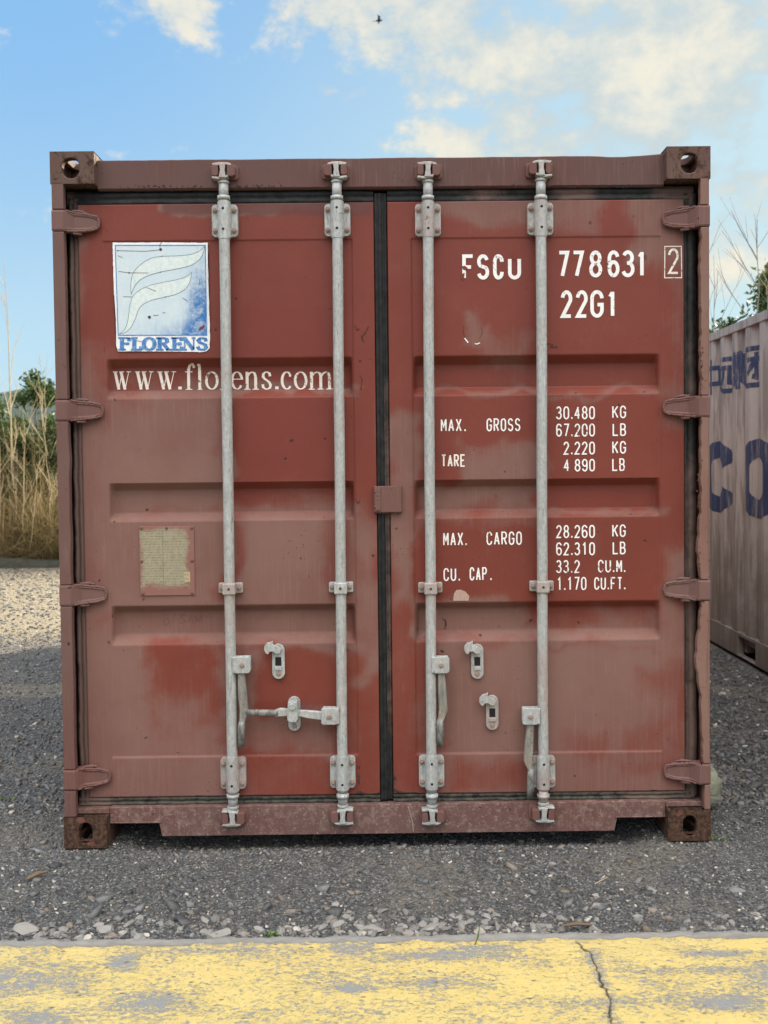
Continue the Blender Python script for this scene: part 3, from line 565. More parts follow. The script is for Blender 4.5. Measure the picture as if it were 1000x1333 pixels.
# ------------------------------------------------------------------ stroke lettering
def arc(cx, cy, rx, ry, a0, a1, n=10): return [(cx+rx*math.cos(math.radians(a0+(a1-a0)*i/n)), cy+ry*math.sin(math.radians(a0+(a1-a0)*i/n))) for i in range(n+1)]
def G():
    g = {}; r = .27
    g['0'] = g['O'] = [arc(.5, 1-r, .5, r, 0, 180)+arc(.5, r, .5, r, 180, 360)+[(1, 1-r)]]
    g['C'] = [arc(.5, 1-r, .5, r, 0, 180)+arc(.5, r, .5, r, 180, 360)]
    g['G'] = [arc(.5, 1-r, .5, r, 0, 180)+arc(.5, r, .5, r, 180, 360)+[(1, .47), (.55, .47)]]
    g['S'] = [arc(.5, .75, .47, .25, 15, 230)+arc(.5, .26, .5, .26, 50, -165)]
    g['U'] = [[(0, 1)]+arc(.5, r, .5, r, 180, 360)+[(1, 1)]]
    g['u'] = [[(0, .86)]+arc(.5, r*.9, .5, r*.9, 180, 360)+[(1, .86)]]
    g['7'] = [[(0, 1), (.98, 1), (.35, 0)]]
    g['8'] = [arc(.5, .76, .43, .24, 90, 450, 18), arc(.5, .265, .5, .265, 90, 450, 18)]
    g['6'] = [arc(.5, 1-r, .5, r, 15, 180)+arc(.5, .29, .5, .29, 180, 540, 18)]
    g['9'] = [arc(.5, r, .5, r, 195, 360)+arc(.5, .71, .5, .29, 0, 360, 18)]
    g['3'] = [arc(.45, .76, .45, .24, 155, -75)+[(.35, .53)], [(.4, .53)]+arc(.45, .27, .52, .27, 80, -160)]
    g['1'] = [[(.15, .80), (.55, 1), (.55, 0)]]
    g['2'] = [arc(.5, 1-r, .48, r, 172, -20)+[(.02, 0), (1, 0)]]
    g['4'] = [[(.72, 0), (.72, 1), (0, .3), (1, .3)]]
    g['M'] = [[(0, 0), (0, 1), (.5, .35), (1, 1), (1, 0)]]; g['A'] = [[(0, 0), (.5, 1), (1, 0)], [(.2, .3), (.8, .3)]]
    g['X'] = [[(0, 0), (1, 1)], [(0, 1), (1, 0)]]; g['K'] = [[(0, 0), (0, 1)], [(1, 1), (.05, .42)], [(.3, .62), (1, 0)]]
    g['E'] = [[(1, 1), (0, 1), (0, 0), (1, 0)], [(0, .52), (.8, .52)]]; g['F'] = [[(1, 1), (0, 1), (0, 0)], [(0, .5), (.8, .5)]]
    g['T'] = [[(0, 1), (1, 1)], [(.5, 1), (.5, 0)]]; g['L'] = [[(0, 1), (0, 0), (1, 0)]]
    P = [(0, 0), (0, 1)]+arc(.6, .75, .4, .25, 90, -90, 8)+[(0, .5)]; g['P'] = [P]; g['R'] = [P, [(.45, .5), (1, 0)]]
    g['B'] = [[(0, 0), (0, 1)]+arc(.55, .76, .38, .24, 90, -90, 8)+[(0, .52)], [(.5, .52)]+arc(.6, .26, .4, .26, 90, -90, 8)+[(0, 0)]]
    g['.'] = [[(.5, -.02), (.5, .13)]]
    return g
GL = G()
def ribbon(pts, hw, step=None, across=1, closed=False):
    """flat stroke: mitred strip along pts; hw(nx, ny) is the pen half-width along the normal"""
    P = [Vector((x, y)) for x, y in pts]
    Q = [P[0]]
    for p in P[1:]:
        if (p-Q[-1]).length > 1e-6: Q.append(p)
    if step:
        R = [Q[0]]
        for a, b in zip(Q, Q[1:]):
            n = max(1, int((b-a).length/step)); R += [a.lerp(b, (i+1)/n) for i in range(n)]
        Q = R
    n = len(Q); V = []; closed = closed or ((Q[0]-Q[-1]).length < 1e-4 and n > 4)
    for i, p in enumerate(Q):
        if closed: a, b = Q[i-1 if i else n-2], Q[i+1 if i < n-1 else 1]
        else: a, b = Q[max(i-1, 0)], Q[min(i+1, n-1)]
        d0 = (p-a).normalized() if (p-a).length > 1e-9 else (b-p).normalized(); d1 = (b-p).normalized() if (b-p).length > 1e-9 else d0
        n0 = Vector((-d0.y, d0.x)); n1 = Vector((-d1.y, d1.x)); m = (n0+n1)
        if m.length < .5: m = n1
        m.normalize(); c = max(.5, m.dot(n1)); w = hw(m.x, m.y)/c
        for j in range(across+1): V.append(p+m*w*(2*j/across-1))
    F = []; k = across+1
    for i in range(n-1):
        for j in range(across): F.append((i*k+j, (i+1)*k+j, (i+1)*k+j+1, i*k+j+1))
    return V, F
def pen(a, b): return lambda nx, ny: math.sqrt((a*nx)**2+(b*ny)**2)
LAYER = [0]
def strokes(mb, polys, hw, Y, step=None, across=1, to3=None):
    for pl in polys:
        V, F = ribbon(pl, hw, step, across); LAYER[0] = (LAYER[0]+1) % 7; e = LAYER[0]*.00012
        mb.add([to3(v.x, v.y, e) if to3 else (v.x, Y-e, v.y) for v in V], F)
def word_px(mb, glyphs, px0, px1, ytop, ybase, Y, sw, parent=None):
    """glyphs: list of (char, left px, right px); baseline slopes with the measured ends"""
    for ch, a, b in glyphs:
        x0, z0 = face(a, ybase(a), Y); x1, z1 = face(b, ybase(b), Y); _, zt = face(a, ytop(a), Y)
        h = zt-z0; w = x1-x0; s = sw
        polys = [[(x0+s/2+u*(w-s), z0+s/2+v*(h-s)) for u, v in pl] for pl in GL[ch]]
        strokes(mb, polys, pen(s/2, s/2), Y)
# ================================================================== CONTAINERS
CP, CA, CS, CD = .278, .080, .060, .040       # corrugation: pitch, outer flat, slope, depth
def corr(u):
    u = u % CP
    if u < CA: return 0
    if u < CA+CS: return CD*(u-CA)/CS
    if u < CA+CS+.078: return CD
    return CD*(1-(u-CA-CS-.078)/CS)
def corr_wall(y0, y1, z0, z1, x, sgn, nz=2):     # side wall running along Y; sgn = direction pointing inwards
    us = [0.]; k = 0
    while us[-1] < y1-y0-.001:
        for d in (CA, CS, .078, CS):
            us.append(min(us[-1]+d, y1-y0))
    us = sorted(set(round(u, 5) for u in us)); zs = np.linspace(z0, z1, nz); V = [(x+sgn*corr(u), y0+u, z) for u in us for z in zs]
    return MB().add(V, [tuple(f) for f in grid_faces(len(us), nz)])
def stadium(hw, hh, n=28, r=None):
    r = min(hw, hh) if r is None else r; out = []
    for k, (sx, sy) in enumerate([(1, 1), (-1, 1), (-1, -1), (1, -1)]):
        for i in range(n//4): a = PI/2*(k+i/(n//4-1)); out.append((sx*(hw-r)+r*math.cos(a), sy*(hh-r)+r*math.sin(a)))
    return out
def plate_hole(mb, o, u, v, nrm, w, h, hole, t):
    """plate centred at o spanning w*u, h*v, thickness t against nrm, with a rounded hole; outer and inner faces + tube"""
    o, u, v, nrm = map(Vector, (o, u, v, nrm)); N = len(hole); out = []
    for (a, b) in hole:
        s = min(w/2/abs(a) if abs(a) > 1e-6 else 9e9, h/2/abs(b) if abs(b) > 1e-6 else 9e9); out.append((a*s, b*s))
    out[0:0] = []
    # put ring corners exactly on plate corners
    for sx, sy in ((1, 1), (-1, 1), (-1, -1), (1, -1)):
        k = min(range(N), key=lambda i: (out[i][0]-sx*w/2)**2+(out[i][1]-sy*h/2)**2); out[k] = (sx*w/2, sy*h/2)
    P = lambda q, d: o+u*q[0]+v*q[1]-nrm*d
    vs = [P(q, 0) for q in out]+[P(q, 0) for q in hole]+[P(q, t) for q in hole]+[P(q, t) for q in out]; fs = []
    for i in range(N):
        j = (i+1) % N
        for k in range(3): fs.append((k*N+i, k*N+j, (k+1)*N+j, (k+1)*N+i))
    mb.add(vs, fs)
def casting(parent, sx, front, top, cx=0, mat=None, W=2.438, z0=0., H=2.591, y0=0., y1=6.058, label=None, top_hole=None, bev=.004):
    w, d, h = .162, .178, .118; X = cx+sx*(W/2-w/2); Yc = y0+d/2 if front else y1-d/2; Z = z0+(H-h/2 if top else h/2); fy = -1 if front else 1; tz = 1 if top else -1
    mb = MB(); st = top_hole or (.0255, .0385)
    xo = 0 if not top_hole else sx*.004
    plate_hole(mb, (X, Yc+fy*d/2, Z), (1, 0, 0), (0, 0, 1), (0, fy, 0), w, h, [(a+xo-(.001 if top else 0), b-.002) for a, b in stadium(*st)], .028)
    plate_hole(mb, (X+sx*w/2, Yc, Z), (0, 1, 0), (0, 0, 1), (sx, 0, 0), d, h, stadium(.040, .026), .03)
    plate_hole(mb, (X, Yc, Z+tz*h/2), (1, 0, 0), (0, 1, 0), (0, 0, tz), w, d, stadium(.032, .062), .027)
    mb.box((X-w/2+.0005, Yc-fy*(d/2-.022)-.004, Z-h/2+.0005), (X+w/2-.0005, Yc-fy*(d/2-.022)+.004, Z+h/2-.0005)); xi = X-sx*(w/2-.006)
    mb.box((xi-.0055, Yc-d/2+.001, Z-h/2+.001), (xi+.0055, Yc+d/2-.001, Z+h/2-.001)); mb.box((X-w/2+.001, Yc-d/2+.001, Z-tz*(h/2-.006)-.005), (X+w/2-.001, Yc+d/2-.001, Z-tz*(h/2-.006)+.005)) if top else None
    m = mb.mesh('casting'); b = bmesh.new(); b.from_mesh(m); bmesh.ops.remove_doubles(b, verts=b.verts, dist=.00004); bmesh.ops.recalc_face_normals(b, faces=b.faces); b.to_mesh(m); b.free()
    # hammered, slightly worn surface
    return link('corner_casting', m, mat, parent, bevel=bev, sharp=60, label=label)
# ------------------------------------------------------------------ grey container at right
NX, NZ, NY0, NY1 = 2.64, -.083, -.50, 5.56
def grey_paint():
    m, t = new_mat('grey_container_paint', rough=.6, spec=.3); P = t.pos()
    st = t.noise(t.vm('MULTIPLY', P, (1, 1, .07)), 16, 6, .65, .2); z = t.n('SeparateXYZ', Vector=P).outputs[2]
    c = t.mix(t.noise(P, 2.5, 6, .65), (.29, .275, .255), (.42, .40, .375))
    c = t.mix(t.mr(st, .46, .60, 0, .7), c, (.16, .14, .122))
    low = t.m('ADD', t.mr(z, 1.7, -.1, -.15, .45), t.m('MULTIPLY', t.m('SUBTRACT', t.noise(P, 3.5, 6, .7), .5), .9))
    c = t.mix(t.mr(low, .05, .55, 0, .8), c, (.155, .125, .10))
    c = t.mix(t.mr(t.noise(t.vm('MULTIPLY', P, (1, 1, .2)), 24, 7, .75), .60, .70, 0, .6), c, (.15, .085, .055))
    c = t.mix(t.mr(t.noise(P, 70, 5, .7), .64, .70, 0, .7), c, (.09, .06, .05))
    t.L.new(c, t.b.inputs['Base Color']); t.L.new(t.bump(t.noise(P, 25, 6), .3, .006), t.b.inputs['Normal']); return m
M['grey'] = grey_paint()
def blue_paint():
    m, t = new_mat('blue_letter_paint', rough=.6); P = t.pos(); st = t.noise(t.vm('MULTIPLY', P, (1, 1, .1)), 18, 6, .7)
    c = t.mix(t.noise(P, 5, 4), (.018, .034, .085), (.040, .060, .125)); c = t.mix(t.mr(st, .50, .66, 0, .8), c, (.25, .235, .23))
    t.L.new(c, t.b.inputs['Base Color']); return m
M['blue'] = blue_paint()
def shell(e, cx, z0, y0, y1, mat, W=2.438, H=2.591, pockets=True, front='wall', pocket_y=(1.03, 1.03), railmat=None):
    railmat = railmat or mat; hw = W/2; yc = (y0+y1)/2
    for s in (-1, 1):
        x = cx+s*(hw-.012)
        w = corr_wall(y0+.12, y1-.12, z0+.20, z0+H-.07, x, -s, 10).mesh('w')
        link('side_wall', w, mat, e)
        mb = MB(); mb.box((min(x+s*.008, x-s*.052), y0+.178, z0+H-.085), (max(x+s*.008, x-s*.052), y1-.178, z0+H-.020)); mb.build('top_rail', railmat, e, bevel=.004)
        mb = MB(); xa, xb = sorted((x+s*.006, x-s*.040)); zb, zt = z0+.022, z0+.205
        if pockets:
            p1, p2 = yc-pocket_y[0], yc+pocket_y[1]; q = .18
            for a, b in ((y0+.178, p1-q), (p1+q, p2-q), (p2+q, y1-.178)): mb.box((xa, a, zb), (xb, b, zt))
            for p in (p1, p2): mb.box((xa, p-q, z0+.178), (xb, p+q, zt)); mb.box((xa, p-q, zb), (xb, p+q, zb+.012))
        else: mb.box((xa, y0+.178, zb), (xb, y1-.178, zt))
        mb.build('bottom_rail', railmat, e, bevel=.003)
        for yy in ((y0, y1) if front == 'wall' else (y1,)):
            a, b = (yy, yy+.13) if yy == y0 else (yy-.13, yy)
            xa, xb = sorted((cx+s*hw, cx+s*(hw-.10))); mb = MB(); mb.box((xa, a+.002, z0+.118), (xb, b-.002, z0+H-.118)); mb.build('corner_post', railmat, e, bevel=.006)
        if not (front == 'doors'):
            casting(e, s, True, False, cx, railmat, z0=z0, y0=y0, y1=y1); casting(e, s, True, True, cx, railmat, z0=z0, y0=y0, y1=y1)
        casting(e, s, False, False, cx, railmat, z0=z0, y0=y0, y1=y1); casting(e, s, False, True, cx, railmat, z0=z0, y0=y0, y1=y1)
    mb = MB(); n = int((y1-y0-.3)/.05); V = []      # corrugated roof
    for i in range(n+1):
        y = y0+.15+(y1-y0-.3)*i/n; dz = .018 if (i//2) % 2 else 0
        V += [(cx-hw+.06, y, z0+H-.030-dz), (cx+hw-.06, y, z0+H-.030-dz)]
    mb.add(V, [tuple(f) for f in grid_faces(n+1, 2)]); mb.build('roof', mat, e)
    mb = MB(); mb.box((cx-hw+.05, y0+.17, z0+.12), (cx+hw-.05, y1-.05, z0+.16))
    for i in range(18): yy = y0+.25+i*(y1-y0-.5)/17; mb.box((cx-hw+.05, yy, z0+.055), (cx+hw-.05, yy+.045, z0+.119))
    mb.build('floor', railmat, e)
    for yy, inn in ((y1, -1),)+(((y0, 1),) if front == 'wall' else ()):
        V = []; us = [0.]
        while us[-1] < W-.2:
            for d in (.11, .018, .104, .018): us.append(min(us[-1]+d, W-.199))
        k = 0; dep = [0, 0, .045, .045]
        for i, u in enumerate(us):
            for z in (z0+.15, z0+H-.05): V.append((cx-hw+.1+u, yy+inn*(.02+dep[i % 4]), z))
        MB().add(V, [tuple(f) for f in grid_faces(len(us), 2)]).build('end_wall', mat, e)
        mb = MB(); a, b = sorted((yy+inn*.003, yy+inn*.05)); mb.box((cx-hw+.162, a, z0+H-.11), (cx+hw-.162, b, z0+H-.02)); mb.box((cx-hw+.162, a, z0+.03), (cx+hw-.162, b, z0+.16)); mb.build('end_rail', railmat, e)
g = empty('shipping_container', (NX+1.219, (NY0+NY1)/2, NZ), 'weathered grey shipping container with blue lettering on its corrugated side', 'container')
shell(g, NX+1.219, NZ, NY0, NY1, M['grey'])
def on_side(Y0):      # text plane (u along decreasing Y, z up) pressed onto the corrugation
    return lambda u, z, e: (NX+.012+corr((Y0-u)-(NY0+.12))-.0025-e, Y0-u, z)
def side_text(polys, Y0, z0, w, h, a, b, name='lettering'):
    mb = MB(); strokes(mb, [[(x*w, z0+y*h) for x, y in pl] for pl in polys], pen(a, b), 0, .012, 14 if a > .04 else 5, on_side(Y0)); return mb.build(name, M['blue'], g)
BO = [arc(.5, .5, .5, .5, 35, 325, 26)]; BOO = [arc(.5, .5, .5, .5, 90, 450, 34)]; BS = [arc(.5, .745, .46, .255, 10, 230, 14)+arc(.5, .255, .48, .255, 50, -170, 14)]
BC = [arc(.5, .66, .5, .34, 12, 180, 12)+arc(.5, .34, .5, .34, 180, 348, 12)]; BOO = [arc(.5, .66, .5, .34, 0, 180, 12)+arc(.5, .34, .5, .34, 180, 360, 12)+[(1, .66)]]
y = 4.46
for k, pl in enumerate((BC, BOO, BS, BC, BOO)): side_text(pl, y-k*.86, 1.075, .44, .46, .085, .065)
# four painted characters above
CN = [[[(.1, .75), (.9, .75), (.9, .3), (.1, .3), (.1, .75)], [(.5, 1), (.5, 0)]],
      [[(.1, .95), (.22, .85)], [(.02, .62), (.2, .62), (.2, .2), (.05, .05)], [(.2, .12), (.5, .02), (1, .02)], [(.4, .9), (.9, .9)], [(.32, .66), (1, .66)], [(.5, .66), (.48, .4), (.34, .2)], [(.72, .66), (.72, .25), (.98, .22), (.98, .35)]],
      [[(.35, 1), (.1, .7)], [(.28, .85), (.28, .42)], [(.55, 1), (.6, .88)], [(.28, .86), (.95, .86)], [(.28, .72), (.9, .72)], [(.28, .58), (.9, .58)], [(.58, .86), (.58, .44)], [(.28, .44), (.98, .44)], [(.02, .3), (.98, .3)], [(.5, .42), (.5, 0)], [(.45, .28), (.08, .04)], [(.55, .28), (.95, .04)]],
      [[(.06, .96), (.94, .96), (.94, .02), (.06, .02), (.06, .96)], [(.22, .68), (.8, .68)], [(.6, .86), (.6, .22), (.46, .25)], [(.56, .64), (.25, .3)]]]
for k, pl in enumerate(CN): side_text(pl, 4.50-k*.298, 1.985, .25, .285, .020, .018)
# ------------------------------------------------------------------ red container
c1 = empty('shipping_container', (0, 3.029, 0), 'faded red shipping container seen from its closed double doors with four locking bars', 'container')
shell(c1, 0, 0, 0, 6.058, M['shell'], front='doors')
casting(c1, -1, True, True, mat=M['cast_top'], H=2.596, top_hole=(.032, .037), label='brown painted upper left corner casting')
casting(c1, 1, True, True, mat=M['cast_top'], H=2.594, top_hole=(.031, .037), label='dark weathered upper right corner casting')
casting(c1, -1, True, False, mat=M['cast_low'], label='rusty lower left corner casting'); casting(c1, 1, True, False, mat=M['cast_low'], label='rusty lower right corner casting')
def strip(name, zs, xl, xr, y0, y1, mat, parent=c1, attrs=None, bev=.004, label=None):   # vertical bar whose edges wander with height
    V = []
    for z, a, b in zip(zs, xl, xr): V += [(a, y1, z), (a, y0, z), (b, y0, z), (b, y1, z)]
    n = len(zs); F = [tuple(f) for f in grid_faces(n, 4)]+[(i*4+3, i*4, i*4+4, i*4+7) for i in range(n-1)]+[(0, 1, 2, 3), ((n-1)*4+3, (n-1)*4+2, (n-1)*4+1, (n-1)*4)]
    return MB().add(V, F).build(name, mat, parent, bevel=bev, sharp=50, label=label)
# corner posts: slim front flange broken at the hinges, deeper post behind
HZ_L = [face(100, y, 0)[1] for y in (286.5, 534, 775.5, 1016)]; HZ_R = [face(890, y, 0)[1] for y in (281, 529, 769, 1008.5)]
for s, hz, lab in ((-1, HZ_L, 'straight left corner post'), (1, HZ_R, 'bent and chipped right corner post')):
    mb = MB(); xa, xb = sorted((s*1.2165, s*1.203)); mb.box((xa, .006, .118), (xb, .165, 2.486)); xa, xb = sorted((s*1.2025, s*1.10)); mb.box((xa, .118, .118), (xb, .165, 2.486))
    PM = M['post'] if s < 0 else M['post_right']; post = mb.build('corner_post', PM, c1, bevel=.003, label=lab)
    zz = [.1185]+[v for h in sorted(hz) for v in (h-.041, h+.041)]+[2.4855]
    for i in range(0, len(zz), 2):
        zs = np.linspace(zz[i], zz[i+1], max(4, int((zz[i+1]-zz[i])/.02))); j = np.array([mn.noise(Vector((z*9, s*4, 1)))*.0022+mn.noise(Vector((z*40, s*4, 5)))*.0012 for z in zs])
        if s < 0: xl = zs*0-1.2155; xr = -1.172+j+.004*np.exp(-((zs-1.46)/.05)**2)
        else:
            xr = zs*0+1.2155-.004+np.clip((.55-zs)*.012, 0, .006)-.008*np.exp(-((zs-.66)/.14)**2)-.004*np.exp(-((zs-1.25)/.2)**2)
            xl = 1.182+j*2.2-.021*np.exp(-((zs-.70)/.10)**2)-.013*np.exp(-((zs-1.13)/.09)**2)+.008*np.clip(.45-zs, 0, .2)/.2+.004*(np.abs(np.sin(zs*37))>.93)
        o = strip('front_flange', zs, xl, xr, .0, .030, PM, post, bev=.003)
# header and sill
hx = np.linspace(-1.058, 1.058, 160)
top = 2.577+np.array([mn.noise(Vector((x*5, 0, 0)))*.0016+mn.noise(Vector((x*30, 0, 3)))*.0008 for x in hx]); top = top-.004*np.exp(-((hx-.88)/.06)**2)+.005*np.clip((hx-.98)/.07, 0, 1)
bot = 2.466-.004*(hx+1)/2+np.array([mn.noise(Vector((x*60, 2, 0)))*.0015 for x in hx])
prof = []
V = []
for x, a, b in zip(hx, top, bot): V += [(x, .16, a-.004), (x, .050, a), (x, .044, a-.004), (x, .044, b+.006), (x, .052, b), (x, .16, b)]
n = len(hx); F = [tuple(f) for f in grid_faces(n, 6)]+[(0, 1, 2, 3, 4, 5), tuple((n-1)*6+j for j in (5, 4, 3, 2, 1, 0))]
head = MB().add(V, F).build('door_header', M['frame'], c1, smooth=False)
mb = MB()      # sill with the two cut-outs beside the corner castings
mb.prism([(-1.057, .139), (-1.057, .083), (-.872, .083), (-.860, .026), (.862, .026), (.874, .082), (1.057, .082), (1.057, .139)], .040, .13)
mb.box((-1.057, .036, .0785), (-.862, .0405, .0845)); mb.box((.864, .036, .0775), (1.057, .0405, .0835))
mb.box((-1.2015, .034, .1185), (-1.0575, .12, .137)); mb.box((1.0575, .034, .1185), (1.2015, .12, .137))
mb.box((-1.03, .16, .03), (-.88, .20, .075)); mb.box((.88, .16, .03), (1.03, .20, .075))
sill = mb.build('door_sill', M['sill'], c1, bevel=.002)
# paint condition of the doors, measured on the photograph: (x0, x1, y0, y1, softness, value)   0 = deep red, 1 = chalky brown
CH = [(60, 130, 470, 1100, 22, .95), (60, 112, 250, 480, 9, .55), (130, 292, 500, 800, 9, .92), (130, 470, 782, 840, 16, .78), (292, 312, 510, 620, 6, .75), (292, 470, 655, 700, 20, .55), (130, 235, 460, 512, 25, .28), (312, 432, 680, 840, 14, .92),
      (432, 462, 660, 840, 8, .5), (462, 492, 690, 1010, 12, .75), (120, 292, 830, 1000, 20, .9), (200, 292, 838, 945, 14, .05), (205, 260, 905, 965, 18, .65), (290, 345, 855, 945, 12, .8), (300, 440, 925, 985, 10, .7), (345, 440, 838, 905, 14, .1), (380, 440, 905, 925, 12, .15),
      (120, 300, 985, 1060, 10, .85), (305, 492, 985, 1060, 12, .28), (462, 492, 905, 1040, 12, .15), (212, 492, 255, 279, 4, .85), (140, 465, 505, 516, 4, .7), (140, 465, 664, 676, 4, .7), (140, 465, 824, 836, 4, .85),
      (545, 790, 245, 288, 9, .75), (700, 790, 262, 305, 12, .75), (790, 822, 262, 312, 9, .15), (825, 900, 255, 345, 12, .9), (865, 900, 340, 480, 20, .45), (600, 650, 408, 450, 12, .75), (625, 695, 438, 470, 14, .6), (505, 540, 535, 800, 12, .9), (505, 540, 795, 1050, 14, .25),
      (600, 700, 575, 628, 12, .85), (545, 695, 632, 675, 12, .85), (630, 700, 672, 690, 10, .55), (540, 695, 784, 832, 8, .8), (700, 790, 800, 832, 14, .4), (790, 862, 800, 835, 14, .75), (570, 905, 838, 1000, 14, .9), (545, 575, 838, 1040, 10, .45), (735, 790, 950, 985, 16, .35), (815, 862, 940, 985, 12, .3), (825, 862, 870, 915, 14, .5),
      (862, 900, 850, 1040, 18, .35), (862, 895, 720, 850, 14, .75), (570, 905, 985, 1060, 12, .72), (600, 690, 985, 1030, 14, .35), (800, 870, 985, 1010, 12, .35), (540, 865, 505, 515, 4, .5), (540, 865, 662, 673, 4, .6), (540, 865, 822, 834, 4, .85), (860, 900, 500, 560, 10, .5)]
def chalk_map(px, py, seed=0):
    wx = px+(vnoise(px, py, .022, 11+seed, 4)-.5)*52; wy = py+(vnoise(px, py, .022, 12+seed, 4)-.5)*46; v = np.full(px.shape, .06)
    for a, b, c, d, s, val in CH:
        q = 1/(1+np.exp(-np.clip(np.minimum(np.minimum(wx-a, b-wx), np.minimum(wy-c, d-wy))/(s*.4), -30, 30))); v = v*(1-q)+val*q
    return v
DR = .105
def leaf_depth(X, Z, x0, x1, pl, pr, chan, seed):
    z0, z1 = .172, 2.416; top_z, bot_z = 2.279, .3245
    sm = lambda a, b, v: (lambda q: q*q*(3-2*q))(np.clip((v-a)/(b-a), 0, 1))
    ins = np.clip((X-pl+.003)/.004, 0, 1)*np.clip((pr+.003-X)/.004, 0, 1)*np.clip((Z-bot_z+.002)/.004, 0, 1)*np.clip((top_z+.002-Z)/.004, 0, 1)
    d = .0035*ins
    for a, b, c, e in chan:      # top lip, flat top, flat bottom, bottom lip
        prof = np.clip((a-Z)/(a-b), 0, 1)*np.clip((Z-e)/(c-e), 0, 1)
        d = d+.038*prof*np.clip((X-pl-.004)/.014, 0, 1)*np.clip((pr-.004-X)/.014, 0, 1)
    d = d+(vnoise(X, Z, 2.2, 31+seed, 3)-.5)*.005*sm(0, .05, X-x0)*sm(0, .05, x1-X)+(vnoise(X, Z, 11, 35+seed, 2)-.5)*.0011
    weld = np.exp(-((X-pl)/.0025)**2)+np.exp(-((X-pr)/.0025)**2); d = d-.0012*weld*(vnoise(X, Z, 60, 3, 2))
    return d
def door(x0, x1, pl, pr, chan, name, label, seed):
    z0, z1 = .172, 2.416; top_z, bot_z = 2.279, .3245
    bx = [x0+.0, x0+.004, pl-.003, pl+.001, pl+.008, pl+.020, pr-.020, pr-.008, pr-.001, pr+.003, x1-.004]; bz = [z0+.004, bot_z-.002, bot_z+.002, top_z-.002, top_z+.002, z1-.004]
    for a, b, c, d in chan: bz += [a, a-.003, b, b+.006, c, c-.006, d, d+.003]
    gxs = np.array(sorted(set(np.round(list(np.arange(x0, x1, .008))+bx+[x1], 5)))); gzs = np.array(sorted(set(np.round(list(np.arange(z0, z1, .008))+bz+[z1], 5))))
    X, Z = np.meshgrid(gxs, gzs, indexing='ij')
    d = leaf_depth(X, Z, x0, x1, pl, pr, chan, seed)
    P, Q = to_px(X, Z); ck = chalk_map(P, Q, seed)
    def patch(a, b_, c_, d_, sf=1.5, wv=7):
        q_ = P+(vnoise(P, Q, .04, 51, 4)-.5)*wv*.4, Q+(vnoise(P, Q, .045, 52, 5)-.5)*wv
        return 1/(1+np.exp(-np.clip(np.minimum(np.minimum(q_[0]-a, b_-q_[0]), np.minimum(q_[1]-c_, d_-q_[1]))/sf, -30, 30)))
    rep = patch(212, 485, 250, 280, .8, 6); redp = np.maximum(patch(300, 440, 398, 466, 1.2, 16), np.maximum(patch(320, 436, 516, 628, 4, 14)*.6, patch(575, 690, 318, 372, 3, 12)*.35))
    edge = np.minimum(np.minimum(X-x0, x1-X), np.minimum(Z-z0, (z1-Z)*1.)); rust = np.where(edge < .010, (1-edge/.010)*.30, 0)+.25*np.exp(-((Z-z0)/.02)**2)*(vnoise(X, Z*0, 6, 41+seed, 3))
    rust = rust+.75*np.exp(-((Z-z0)/.014)**2)*vnoise(X, Z*0, 9, 43+seed, 3)+.5*np.exp(-((z1-Z)/.008)**2)*vnoise(X, Z*0, 14, 44+seed, 3)+.25*np.exp(-np.minimum(np.abs(X-pl), np.abs(X-pr))/.004)*(vnoise(X, Z, 7, 45, 3)>.55); rust = rust+.95*np.exp(-((P-466)/6.)**2-((Q-1012)/24)**2)+1.0*np.exp(-((P-247)/7)**2-((Q-782)/8)**2)+1.0*np.exp(-((P-187)/7)**2-((Q-781)/8)**2)+.9*np.exp(-((P-525)/22.)**2-((Q-1033)/5)**2)+.9*np.exp(-((P-515)/4.)**2-((Q-1015)/18)**2)+.8*np.exp(-((P-845)/45)**2-((Q-1032)/4)**2)+.85*np.exp(-((P-136)/3)**2-((Q-455)/8)**2)+.8*np.exp(-((P-535)/4)**2-((Q-320)/6)**2)+.6*np.exp(-((P-640)/16)**2-((Q-953)/3)**2)
    V = np.stack([X, .06+d, Z], -1).reshape(-1, 3); F = grid_faces(*X.shape); nx, nz = X.shape
    # rim and back so the leaf is a closed slab
    rim = [i*nz for i in range(nx)]+[(nx-1)*nz+j for j in range(1, nz)]+[i*nz+nz-1 for i in range(nx-2, -1, -1)]+[j for j in range(nz-2, 0, -1)]
    k = len(V); back = V[rim].copy(); back[:, 1] = .112; n = len(rim); V = np.concatenate([V, back]); A = np.arange(n); B = (A+1) % n; R = np.array(rim)
    F2 = np.stack([R[A], k+A, k+B, R[B]], -1); corners = [k, k+nx-1, k+nx-1+nz-1, k+2*(nx-1)+nz-1]
    m = fast_mesh(name, V, np.concatenate([F, F2, [corners]]), dict(chalk=np.concatenate([ck.ravel(), ck.ravel()[rim]]), repaint=np.concatenate([rep.ravel(), rep.ravel()[rim]]), redpaint=np.concatenate([redp.ravel(), redp.ravel()[rim]]), rust=np.concatenate([rust.ravel(), rust.ravel()[rim]+.2])))
    return link(name, m, M['door'], c1, smooth=True, label=label)
CHAN = [(1.838, 1.808, 1.722, 1.690), (1.371, 1.342, 1.254, 1.225), (.903, .876, .788, .755)]
dl = door(-1.140, -.030, -1.048, -.112, CHAN, 'door', 'left door leaf with the blue and white sticker', 0)
dr = door(.022, 1.137, .111, 1.049, CHAN, 'door', 'right door leaf with the white weight markings', 5)
